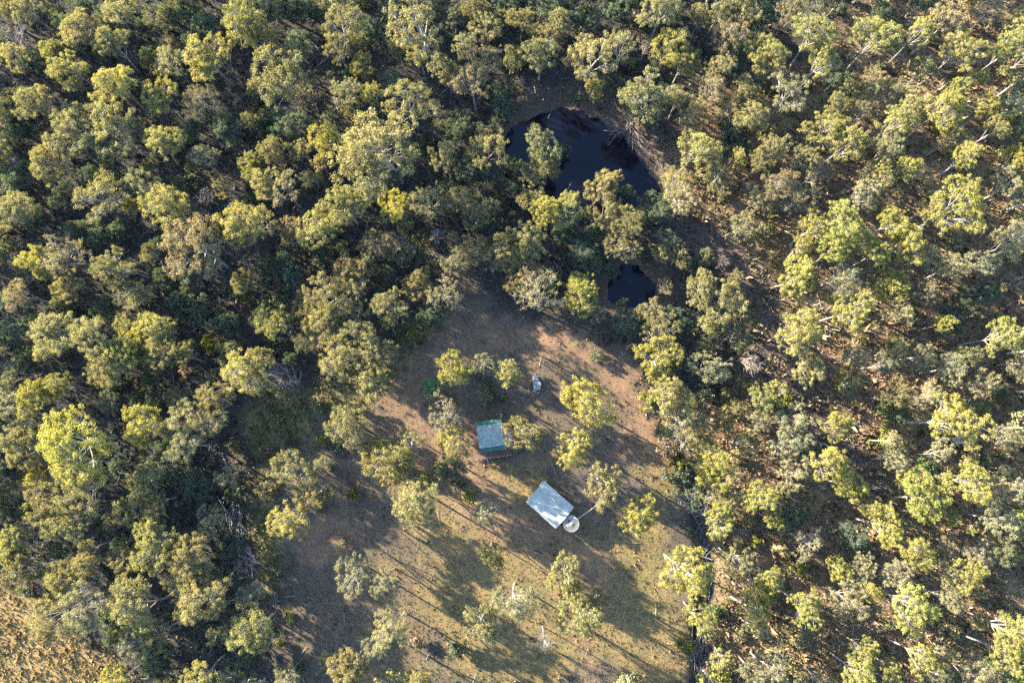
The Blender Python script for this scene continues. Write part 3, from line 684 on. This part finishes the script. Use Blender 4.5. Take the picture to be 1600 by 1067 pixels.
def build_wood_beyond():
    """The same wood going on outside the view."""
    r = np.random.default_rng(91); VV = []; FF = []; CC = []; o = 0
    lo = []
    for i in range(3):
        q = np.random.default_rng(950 + i); T = []
        for k in range(46):
            a = q.uniform(0, 6.28); s = math.sqrt(q.random()); T.append((math.cos(a) * s * 3.3, math.sin(a) * s * 3.3, 10.6 - 3.2 * s * s + q.normal(0, .7)))
        V, F, t = clusters(np.array(T), np.full(46, .85), 22, .55, q)
        lo.append((V, F, t, np.concatenate(tube_like(q))))
    pts = []
    for _ in range(9000):
        x, y = r.uniform(-124, 124), r.uniform(-74, 118); px, py = to_px(x, y, 9)
        if -12 < px < 1612 and -12 < py < 1079: continue
        if px < 230 and py > 850 and r.random() < .93: continue
        if pts and np.min(np.linalg.norm(np.array(pts) - (x, y), axis=1)) < 5.2: continue
        pts.append((x, y))
        if len(pts) > 230: break
    for x, y in pts:
        V, F, t, W = lo[r.integers(3)]; a = r.uniform(0, 6.28); s = r.uniform(.7, 1.15); c, sn = math.cos(a) * s, math.sin(a) * s
        z = hz(x, y); M = np.array([[c, -sn, 0], [sn, c, 0], [0, 0, s]])
        V2 = V @ M.T + (x, y, z); VV.append(V2); FF.append(F + o); o += len(V2)
        col = np.array([KIND[k][0] for k in 'YOGL'])[r.integers(4)]; CC.append(col * (.6 + .8 * t[:, None]))
        W2 = W @ M.T + (x, y, z); VV.append(W2); FF.append(np.arange(len(W2)).reshape(-1, 4) + o); o += len(W2); CC.append(np.tile([.4, .36, .3], (len(W2), 1)))
    C = np.concatenate(CC)
    tag(link("surrounding_wood", mesh_np("surrounding_wood", np.concatenate(VV), np.concatenate(FF), UNDER, False, {"col": ('FLOAT_COLOR', np.column_stack([C, np.ones(len(C))]))})), "gum forest going on past the borders of the view", "forest", kind="stuff")
def tube_like(q):
    V, F = tube_np([(0, 0, -.5), (q.normal(0, .2), q.normal(0, .2), 5), (0, 0, 9.5)], [.3, .22, .1], 5, False); V = np.array(V)
    return [V[list(f)] for f in F]
build_wood_beyond()

# ------------------------------------------------------------------ fallen logs, brush piles
def stick_pts(r, a, b, sag=.0, wob=.12):
    m = (np.asarray(a) + np.asarray(b)) / 2 + r.normal(0, wob, 3) * np.array([1, 1, .3]); m[2] -= sag
    return bez(np.asarray(a, float), m, np.asarray(b, float), 5)

LOGS = [((1092, 867), (1118, 876), .17), ((1064, 663), (1096, 649), .16), ((1576, 446), (1604, 428), .14), ((1318, 667), (1344, 664), .12), ((1370, 697), (1396, 701), .11),
    ((1228, 826), (1268, 848), .12), ((1082, 944), (1092, 955), .11), ((1366, 925), (1394, 938), .14), ((1436, 918), (1462, 930), .11), ((1280, 516), (1316, 503), .13), ((1530, 858), (1550, 862), .09),
    ((1140, 820), (1170, 836), .11), ((1230, 900), (1262, 884), .1), ((1310, 1000), (1345, 1018), .11), ((1285, 1034), (1302, 1060), .1), ((1500, 985), (1545, 1004), .12), ((1540, 720), (1590, 712), .1), ((1415, 560), (1440, 556), .1),
    ((816, 699), (832, 692), .06), ((857, 180), (870, 152), .05), ((886, 296), (893, 282), .05), ((945, 199), (982, 206), .12), ((360, 745), (345, 712), .12), ((300, 686), (320, 692), .13), ((150, 720), (190, 725), .1), ((505, 202), (526, 168), .12),
    ((60, 430), (15, 470), .09), ((1180, 986), (1210, 1000), .1), ((1105, 1000), (1140, 1006), .09), ((970, 442), (1000, 455), .05), ((1340, 705), (1310, 690), .09), ((1460, 520), (1500, 530), .1), ((1530, 480), (1500, 495), .09), ((440, 585), (400, 575), .09), ((1330, 640), (1310, 632), .09), ((632, 548), (642, 532), .06), ((835, 862), (848, 867), .07)]
def build_logs():
    r = np.random.default_rng(15)
    labs = placed_labels([((a[0] + b[0]) / 2, (a[1] + b[1]) / 2, "thin pale" if w_ < .1 else "thick pale") for a, b, w_ in LOGS], "fallen log")
    for (a, b, w_), lb in zip(LOGS, labs):
        A, B = at(*a), at(*b); A[2] = max(hz(A[0], A[1]), -1.55) + w_ * .8; B[2] = max(hz(B[0], B[1]), -1.55) + w_ * .8
        mid = (A + B) / 2; root = thing("fallen_log", (mid[0], mid[1], mid[2] - w_), 0, lb, "log", "pale fallen logs")
        o = np.array(root.location)
        mb = MB(); P = stick_pts(r, A - o, B - o, 0, .15); mb.tube(P, np.linspace(w_, w_ * .5, 5), 6)
        t = mb.build("trunk", BARK, root, True); v = r.uniform(.8, 1.1); t.color = (.30 * v, .28 * v, .255 * v, 1)
        for k in range(3):
            s = P[r.integers(2, 5)]; e = s + np.array([r.normal(0, 1.0), r.normal(0, 1.0), r.uniform(0, .5)]) * min(1, np.linalg.norm(B - A) / 4)
            br = MB().tube(stick_pts(r, s, e), np.linspace(w_ * .4, w_ * .15, 5), 4).build("branch", BARK, root, True); br.color = t.color
build_logs()

def brush_pile(path, n, width, label, col, spread=.35, ln=(2.0, 5.5), lift=.6, seed=1, rad=.055, radial=None):
    r = np.random.default_rng(seed); L = poly(path); c = L.mean(0); gz = hz(*c)
    root = thing("brush_pile", (c[0], c[1], gz), 0, label, "brush pile", "heaps of dead branches")
    seg = np.linalg.norm(np.diff(L, axis=0), axis=1); cum = np.concatenate([[0], np.cumsum(seg)])
    for k in range(n):
        s = r.uniform(0, cum[-1]); i = min(np.searchsorted(cum, s, side='right') - 1, len(seg) - 1); t = (s - cum[i]) / seg[i]
        p = L[i] * (1 - t) + L[i + 1] * t; d = (L[i + 1] - L[i]) / seg[i]; nrm = np.array([-d[1], d[0]])
        p = p + nrm * r.normal(0, width); a = math.atan2(d[1], d[0]) + r.normal(0, spread)
        if radial is not None: a = math.atan2(*(p - poly([radial])[0])[::-1]) + r.normal(0, .25)
        l = r.uniform(*ln); dv = np.array([math.cos(a), math.sin(a)]) * l / 2
        g = max(hz(p[0], p[1]), -1.6); z0 = g + .08 + r.random() * lift
        A = np.array([p[0] - dv[0], p[1] - dv[1], max(z0 + r.normal(0, .2), hz(p[0]-dv[0], p[1]-dv[1]) + .05)]); B = np.array([p[0] + dv[0], p[1] + dv[1], max(z0 + r.normal(0, .2), hz(p[0]+dv[0], p[1]+dv[1]) + .05)])
        o = np.array(root.location); w_ = rad * r.uniform(.5, 1.5)
        q = MB().tube(stick_pts(r, A - o, B - o, 0, .2), np.linspace(w_, w_ * .35, 5), 4, False).build("stick", BARK, root)
        v = r.uniform(.6, 1.15); q.color = tuple(x * v for x in col) + (1,)
    return root
brush_pile([(358, 795), (366, 830), (378, 862), (398, 885)], 120, .9, "long heap of grey dead branches lying in the gully left of the clearing", (.23, .21, .21), .3, (2.5, 6.5), 1.0, 1, .06)
brush_pile([(372, 880), (392, 892)], 34, .9, "short heap of brown broken logs at the long brush pile's lower end", (.25, .185, .14), 1.2, (1.2, 3.0), .8, 2, .08)
brush_pile([(960, 196), (985, 207), (1002, 222)], 60, .7, "driftwood snags heaped on the large pond's upper right bank", (.20, .165, .145), .8, (1.5, 4.5), .9, 3, .06, radial=(984, 196))
brush_pile([(1002, 232), (1030, 262)], 34, .6, "thin dead sticks along the large pond's right bank", (.19, .155, .135), .6, (1.0, 3.0), .4, 4, .04)
brush_pile([(1062, 668), (1068, 700)], 26, .8, "small heap of grey sticks at the ditch's upper end", (.36, .33, .31), .9, (1.5, 3.5), .7, 5, .05)
brush_pile([(1066, 768), (1085, 785), (1104, 800)], 56, 1.0, "wide heap of grey branches in the ditch right of the shed", (.27, .25, .24), .7, (2.0, 4.5), 1.0, 6, .06)
brush_pile([(1100, 820), (1108, 880), (1106, 930)], 40, .7, "dead branches lying along the middle of the ditch", (.24, .22, .21), .6, (1.5, 3.5), .6, 7, .05)
brush_pile([(1093, 985), (1094, 1020), (1100, 1066)], 90, 1.1, "brown tangle of dead branches filling the ditch's lower end", (.25, .205, .17), .5, (1.5, 4.0), 1.0, 8, .05)
brush_pile([(180, 705), (195, 740)], 34, .7, "dark heap of branches under the broad lime-yellow gum near the left edge", (.22, .19, .18), .7, (1.5, 4.0), .6, 9, .06)
brush_pile([(425, 580), (470, 590)], 46, 1.0, "grey branch heap in the shade at the upper left clearing edge", (.26, .24, .25), 1.0, (1.5, 4.0), .8, 10, .05)
brush_pile([(1020, 345), (1062, 330)], 40, .8, "thin grey branches in shade right below the large pond", (.24, .22, .23), .9, (1.5, 3.5), .6, 11, .045)

# ------------------------------------------------------------------ buildings
def frame(px, py, rz):
    c = at(px, py); g = hz(c[0], c[1]); return np.array([c[0], c[1], g]), rz

def sheet_roof(mb, p00, p10, p11, p01, ribs, th=.05, rib=.02):
    """Metal roof plane with ribs running from the ridge edge (p01-p11) to the eave (p00-p10)."""
    p00, p10, p11, p01 = map(lambda q: np.array(q, float), (p00, p10, p11, p01))
    nrm = np.cross(p10 - p00, p01 - p00); nrm /= np.linalg.norm(nrm); V = []; F = []; n = ribs * 4
    prof = []
    for i in range(ribs):
        for f, h in ((0.0, 0), (.62, 0), (.70, rib), (.92, rib)): prof.append(((i + f) / ribs, h))
    prof.append((1.0, 0))
    for t, h in prof:
        a = p00 + (p10 - p00) * t + nrm * h; b = p01 + (p11 - p01) * t + nrm * h; V += [a, b]
    m = len(prof)
    for t, h in prof:
        a = p00 + (p10 - p00) * t - nrm * th; b = p01 + (p11 - p01) * t - nrm * th; V += [a, b]
    for i in range(m - 1):
        F.append((2 * i, 2 * i + 2, 2 * i + 3, 2 * i + 1)); o = 2 * m; F.append((o + 2 * i + 1, o + 2 * i + 3, o + 2 * i + 2, o + 2 * i))
        F.append((2 * i, o + 2 * i, o + 2 * i + 2, 2 * i + 2)); F.append((2 * i + 1, 2 * i + 3, o + 2 * i + 3, o + 2 * i + 1))
    o = 2 * m; F.append((0, 1, o + 1, o)); e = 2 * (m - 1); F.append((e, o + e, o + e + 1, e + 1))
    mb.add(V, F); return mb

def build_shed():
    zr = 3.1; A, B, C, D = (at(*q, zr)[:2] for q in ((849, 752), (896, 793), (869, 825), (823, 784)))
    u = (B - A + C - D) / 2; W_ = np.linalg.norm(u); u /= W_; v = np.array([-u[1], u[0]]); Dp = np.linalg.norm((A - D + B - C) / 2)
    c = (A + B + C + D) / 4; g = hz(*c); rz = math.atan2(u[1], u[0])
    root = thing("farm_shed", (c[0], c[1], g), rz, "pale metal-roofed shed with low gable beside the round water tank", "shed")
    w, d = W_ / 2, Dp / 2; ze, zt = 2.75, 3.2
    sheet_roof(MB(), (-w, -d, ze), (w, -d, ze), (w, 0, zt), (-w, 0, zt), 15).build("roof_panel", ZINC, root)
    sheet_roof(MB(), (w, d, ze), (-w, d, ze), (-w, 0, zt), (w, 0, zt), 15).build("roof_panel", ZINC, root)
    MB().add([(-w-.02, -.16, zt-.02), (w+.02, -.16, zt-.02), (w+.02, 0, zt+.07), (-w-.02, 0, zt+.07), (-w-.02, .16, zt-.02), (w+.02, .16, zt-.02)], [(0,1,2,3),(3,2,5,4)]).build("ridge_cap", ZINC, root)
    for s in (-1, 1):
        mb = MB(); y = s * (d + .07); mb.box(-w, w, y - .06, y + .06, ze - .12, ze - .02); mb.build("gutter", WHITE, root)
        x = s * (w + .03)
        mb = MB(); mb.add([(x-.03,-d,ze-.16),(x+.03,-d,ze-.16),(x+.03,0,zt-.12),(x-.03,0,zt-.12),(x-.03,-d,ze+.05),(x+.03,-d,ze+.05),(x+.03,0,zt+.09),(x-.03,0,zt+.09)],[(0,1,5,4),(4,5,6,7),(0,3,2,1),(0,4,7,3),(1,2,6,5),(3,7,6,2)])
        mb.add([(x-.03,d,ze-.16),(x+.03,d,ze-.16),(x+.03,0,zt-.12),(x-.03,0,zt-.12),(x-.03,d,ze+.05),(x+.03,d,ze+.05),(x+.03,0,zt+.09),(x-.03,0,zt+.09)],[(1,0,4,5),(5,4,7,6),(0,1,2,3),(4,0,3,7),(2,1,5,6),(7,3,2,6)])
        mb.build("fascia", WHITE, root)
    ww, wd = w - .25, d - .35
    for x0, x1, y0, y1 in ((-ww, ww, -wd, -wd + .08), (-ww, ww, wd - .08, wd), (-ww, -ww + .08, -wd + .08, wd - .08), (ww - .08, ww, -wd + .08, wd - .08)):
        wl = MB().box(x0, x1, y0, y1, -.3, ze - .14).build("wall", WALLM, root)
    dr = MB().box(-1.4, 1.4, -wd - .03, -wd - .003, 0, 2.3).build("roller_door", WHITE, root)
    for k in range(7): MB().box(-1.38, 1.38, -wd - .05, -wd - .031, .12 + k * .3, .15 + k * .3).build("door_rib", ZINC, dr)
    return root, rz, c, w, d
build_shed()

def build_tank():
    zt = 2.6; c = at(892.5, 818, zt); g = hz(c[0], c[1]); R_ = 1.36
    root = thing("water_tank", (c[0], c[1], g), 0, "round pale water tank with radial roof seams at the shed's right corner", "water tank")
    n = 40
    V = []; F = []
    for z, r_ in ((-.2, R_), (zt - .1, R_), (zt - .1, R_ + .05), (zt, R_ + .05), (zt + .02, R_ - .05)):
        V += [(r_ * math.cos(6.28318 * k / n), r_ * math.sin(6.28318 * k / n), z) for k in range(n)]
    for i in range(4): F += [(i * n + k, i * n + (k + 1) % n, (i + 1) * n + (k + 1) % n, (i + 1) * n + k) for k in range(n)]
    MB().add(V, F).build("wall", TANKM, root, False)
    V = [(0, 0, zt + .22)] + [((R_ - .05) * math.cos(6.28318 * k / n), (R_ - .05) * math.sin(6.28318 * k / n), zt + .02) for k in range(n)]
    MB().add(V, [(0, 1 + k, 1 + (k + 1) % n) for k in range(n)]).build("lid", TANKM, root)
    for k in range(22):
        a = 6.28318 * (k + .3) / 22; d = np.array([math.cos(a), math.sin(a)]); s = np.array([-d[1], d[0]]) * .065
        r0, r1 = (.22 if k % 2 else .45), R_ - .18
        z0 = zt + .22 - .2 * r0 / (R_ - .05); z1 = zt + .22 - .2 * r1 / (R_ - .05)
        MB().add([(*(d * r0 - s), z0 + .005), (*(d * r1 - s), z1 + .005), (*(d * r1 + s), z1 + .005), (*(d * r0 + s), z0 + .005), (*(d * r0), z0 + .04), (*(d * r1), z1 + .04)], [(0, 1, 5, 4), (4, 5, 2, 3), (1, 2, 5), (0, 4, 3)]).build("roof_seam", SEAM, root)
    MB().tube([(0, 0, zt + .16), (0, 0, zt + .3)], [.16, .14], 12).build("vent_cap", TANKM, root)
    a = 2.5; MB().tube([(math.cos(a) * .75, math.sin(a) * .75, zt + .05), (math.cos(a) * .75, math.sin(a) * .75, zt + .2)], .24, 14).build("leaf_strainer", DARK, root)
    # inlet pipe from the shed's gutter
    p = at(882.5, 808.8, 2.75) - np.array(root.location); q = np.array([math.cos(a) * .75, math.sin(a) * .75, zt + .28])
    MB().tube([p, p * .3 + q * .7 + np.array([0, 0, .06]), q], .06, 8).build("inlet_pipe", WHITE, root, True)
    a = math.atan2(*((at(930, 790.5, 2.3) - np.array(root.location))[1::-1]))
    e = at(930.5, 790.5, 2.3) - np.array(root.location); s = np.array([math.cos(a) * (R_ + .02), math.sin(a) * (R_ + .02), 2.3])
    MB().tube([s, e], .055, 8).build("overflow_pipe", WHITE, root)
    MB().tube([e, (e[0], e[1], -.3)], .05, 8).build("pipe_stand", WHITE, root)
build_tank()

def build_hut():
    zc = 3.0; c = at(766.5, 680.5, zc)[:2]; g = hz(*c); rz = math.radians(8.3)
    root = thing("timber_hut", (c[0], c[1], g), rz, "small hut with roof coloured pale for sun glare, green verandah strips and timber deck", "hut")
    sc = .1145; W_, D_ = 39.0 * sc, 47.5 * sc; w = W_ / 2; top = D_ / 2; bot = -D_ / 2
    yr = top - .48 * D_; ye1 = top - .14 * D_; ye2 = top - .83 * D_
    zt, z1, z2 = 3.75, 3.2, 3.2
    sheet_roof(MB(), (-w, ye2, z2), (w, ye2, z2), (w, yr, zt), (-w, yr, zt), 10).build("main_roof", GLARE_ROOF, root)
    sheet_roof(MB(), (w, ye1, z1), (-w, ye1, z1), (-w, yr, zt), (w, yr, zt), 10).build("main_roof", GLARE_ROOF, root)
    MB().add([(-w-.02, yr-.15, zt-.02), (w+.02, yr-.15, zt-.02), (w+.02, yr, zt+.06), (-w-.02, yr, zt+.06), (-w-.02, yr+.15, zt-.02), (w+.02, yr+.15, zt-.02)], [(0,1,2,3),(3,2,5,4)]).build("ridge_cap", BLUE_ROOF, root)
    sheet_roof(MB(), (-w, bot, 2.75), (w, bot, 2.75), (w, ye2 + .02, z2 - .15), (-w, ye2 + .02, z2 - .15), 18).build("verandah_roof", GREEN_ROOF, root)
    sheet_roof(MB(), (w, top, 2.75), (-w, top, 2.75), (-w, ye1 - .02, z1 - .15), (w, ye1 - .02, z1 - .15), 18).build("verandah_roof", GREEN_ROOF, root)
    MB().box(-w, w, ye2 - .09, ye2 - .005, z2 - .1, z2 + .0).build("gutter", WHITE, root)
    MB().box(w + .01, w + .09, bot - .02, yr + .4, 2.72, 2.84).build("gutter", WHITE, root)
    fl = .55
    for x0, x1, y0, y1 in ((-w + .25, w - .25, ye2 + .15, ye2 + .23), (-w + .25, w - .25, ye1 - .23, ye1 - .15), (-w + .25, -w + .33, ye2 + .23, ye1 - .23), (w - .33, w - .25, ye2 + .23, ye1 - .23)):
        MB().box(x0, x1, y0, y1, fl, z2 - .12).build("wall", HUTWALL, root)
    dr = MB().box(-.45, .45, ye2 + .10, ye2 + .147, fl, fl + 2.0).build("door", GREEN_ROOF, root); MB().box(.30, .36, ye2 + .06, ye2 + .098, fl + .95, fl + 1.05).build("handle", WHITE, dr)
    for x in (-1.35, 1.35):
        wf = MB().box(x - .4, x + .4, ye2 + .11, ye2 + .147, fl + .9, fl + 1.8).build("window", WHITE, root); MB().box(x - .34, x + .34, ye2 + .09, ye2 + .108, fl + .96, fl + 1.74).build("pane", DARK, wf)
    # decks: a strip on the left and one along the front
    xl = -w - 1.0; yb = bot - 1.25
    nb = 7
    for k in range(nb):
        x0 = xl + k * (.98 / nb); MB().box(x0, x0 + .98 / nb - .018, yb, top - .55, fl - .08, fl - k % 2 * .006).build("deck_board", TIMBER, root)
    nb = 14
    y0_, y1_ = yb, ye2 + .1
    for k in range(nb):
        q = y0_ + k * (y1_ - y0_) / nb; MB().box(-w + .0, w + .95, q, q + (y1_ - y0_) / nb - .018, fl - .08, fl - k % 2 * .006).build("deck_board", TIMBER, root)
    for x in (xl + .1, -w * .3, w * .4, w + .85):
        MB().box(x - .05, x + .05, yb + .05, yb + .15, -.5, fl - .085).build("deck_stump", POSTM, root)
    for x in (-w + .1, 0.05, w - .1):
        MB().box(x - .045, x + .045, bot + .06, bot + .15, fl + .001, 2.72).build("verandah_post", POSTM, root)
    # railings and steps
    rail = MB(); rail.tube([(xl + .05, yb + .04, fl + .95), (xl + 1.95, yb + .04, fl + .95), (xl + 2.05, yb - .05, fl + .93), (xl + 2.1, yb - 1.15, .75)], .035, 6); rail.build("hand_rail", WHITE, root)
    for x, y, z in ((xl + .05, yb + .04, fl), (xl + 1.0, yb + .04, fl), (xl + 1.95, yb + .04, fl)): MB().box(x - .03, x + .03, y - .03, y + .03, z - .6, z + .92).build("rail_post", WHITE, root)
    MB().box(xl + 2.07, xl + 2.13, yb - 1.17, yb - 1.11, -.4, .75).build("rail_post", WHITE, root)
    MB().box(xl + 2.2, w + .95, yb - .06, yb - .005, fl - .12, fl + .03).build("deck_edge", POSTM, root)
    for k in range(3): MB().box(xl + 1.0, xl + 2.0, yb - .3 - k * .3, yb - .06 - k * .3, fl - .2 - k * .17, fl - .15 - k * .17).build("step", TIMBER, root)
    # side lean-to
    lx0, lx1 = w + .12, w + 1.45; ly0, ly1 = bot + .55, bot + 3.3
    sheet_roof(MB(), (lx1, ly0, 2.45), (lx1, ly1, 2.45), (lx0, ly1, 2.65), (lx0, ly0, 2.65), 6).build("lean_to_roof", BLUE_ROOF, root)
    MB().box(lx0, lx1, ly0 - .07, ly0 - .01, 2.36, 2.6).build("lean_to_fascia", WHITE, root)
    for x0, x1, y0, y1 in ((lx0 + .1, lx1 - .1, ly0 + .1, ly0 + .16), (lx0 + .1, lx1 - .1, ly1 - .16, ly1 - .1), (lx1 - .16, lx1 - .1, ly0 + .16, ly1 - .16)): MB().box(x0, x1, y0, y1, -.3, 2.34).build("lean_to_wall", HUTWALL, root)
    MB().tube([(lx0 + .42, ly0 + .6, 2.5), (lx0 + .42, ly0 + .6, 2.85)], .15, 10).build("flue", DARK, root)
    # vent pipe at the back corner
    p = (w + .1, top + .2)
    MB().tube([(p[0], p[1], -.3), (p[0], p[1], 3.2), (p[0] - .02, p[1] + .5, 3.45), (p[0] + .25, p[1] + .6, 3.4)], .05, 8).build("vent_pipe", WHITE, root, True)
build_hut()

def build_round_trough():
    c = at(821.5, 678.5, 1.2); g = hz(c[0], c[1]); root = thing("rain_tank", (c[0], c[1], g), 0, "small open round tank with white rim, half under the tree beside the hut", "tank"); R_ = 1.0; n = 32; zt = 1.5
    ring = lambda r_, z: [(r_ * math.cos(6.28318 * k / n), r_ * math.sin(6.28318 * k / n), z) for k in range(n)]
    V = ring(R_, -.2) + ring(R_, zt - .06) + ring(R_ - .06, zt - .06) + ring(R_ - .06, .3); F = []
    for i in range(3): F += [(i * n + k, i * n + (k + 1) % n, (i + 1) * n + (k + 1) % n, (i + 1) * n + k) for k in range(n)]
    MB().add(V, F).build("wall", WALLM, root)
    V, F = tube_np([(R_ * math.cos(6.28318 * k / n), R_ * math.sin(6.28318 * k / n), zt) for k in range(n + 1)], .075, 6, False); MB().add(V, F).build("rim", WHITE, root, True)
    MB().add(ring(R_ - .06, 1.05), [tuple(range(n))]).build("water", WATER, root)
build_round_trough()

def build_sheets():
    c = at(838.5, 598.5); g = hz(c[0], c[1]); rz = math.radians(-80.0)
    root = thing("sheet_stack", (c[0], c[1], g), math.radians(8), "stack of pale weathered sheets lying on bare ground in the shaded clearing", "sheet stack")
    r = np.random.default_rng(5)
    base = MB()
    for x in (-.5, .5): base.box(x - .06, x + .06, -1.3, 1.3, -.1, .1)
    base.build("bearer", POSTM, root)
    z = .1
    for k in range(16):
        lx, ly = r.uniform(.7, 1.25), r.uniform(.6, 1.2); x, y = r.uniform(-.22, .22), r.uniform(-.95, .95); a = r.normal(0, .12); h = r.uniform(.02, .05)
        s = MB().box(-lx / 2, lx / 2, -ly / 2, ly / 2, 0, h).build("sheet", SHEETM if k % 4 else POSTM, root); s.location = (x, y, z); s.rotation_euler = (r.normal(0, .03), r.normal(0, .03), a); z += h + .012
    for i, (x, y, a, lb) in enumerate(((826.5, 610.5, 1.9, "short pale board lying below left of the pale sheet stack"), (840.5, 614, .6, "broken pale board lying just below the pale sheet stack"), (835, 611, -.4, "dark board lying between two pale boards below the sheet stack"))):
        p = at(x, y); b = MB().box(-.35, .35, -.09, .09, 0, .06).build("loose_board", POSTM if i == 2 else SHEETM, None); b.location = (p[0], p[1], hz(p[0], p[1]) + .03); b.rotation_euler = (0, 0, a); tag(b, lb, "board", "loose boards by the sheet stack")
build_sheets()

def build_bits():
    c = at(855.5, 754.5, .9); g = hz(c[0], c[1]); root = thing("steel_drum", (c[0], c[1], g), 0, "dark drum standing at the shed's top corner", "drum")
    MB().tube([(0, 0, -.02), (0, 0, .28), (0, 0, .29), (0, 0, .31), (0, 0, .58), (0, 0, .59), (0, 0, .61), (0, 0, .88)], [.29, .29, .31, .29, .29, .31, .29, .29], 16).build("body", DARK, root)
    MB().tube([(0, 0, .881), (0, 0, .91)], .30, 16).build("rim", DARK, root)
    c = at(874, 700); g = hz(c[0], c[1]); root = thing("pallet", (c[0], c[1], g), .3, "small pale pallet lying on dark grass between hut and gum tree", "pallet")
    for k in range(5): MB().box(-.5, .5, -.5 + k * .22, -.38 + k * .22, .10, .125).build("slat", POSTM, root)
    for k in range(3): MB().box(-.5 + k * .45, -.4 + k * .45, -.5, .5, -.02, .098).build("bearer", POSTM, root)
build_bits()
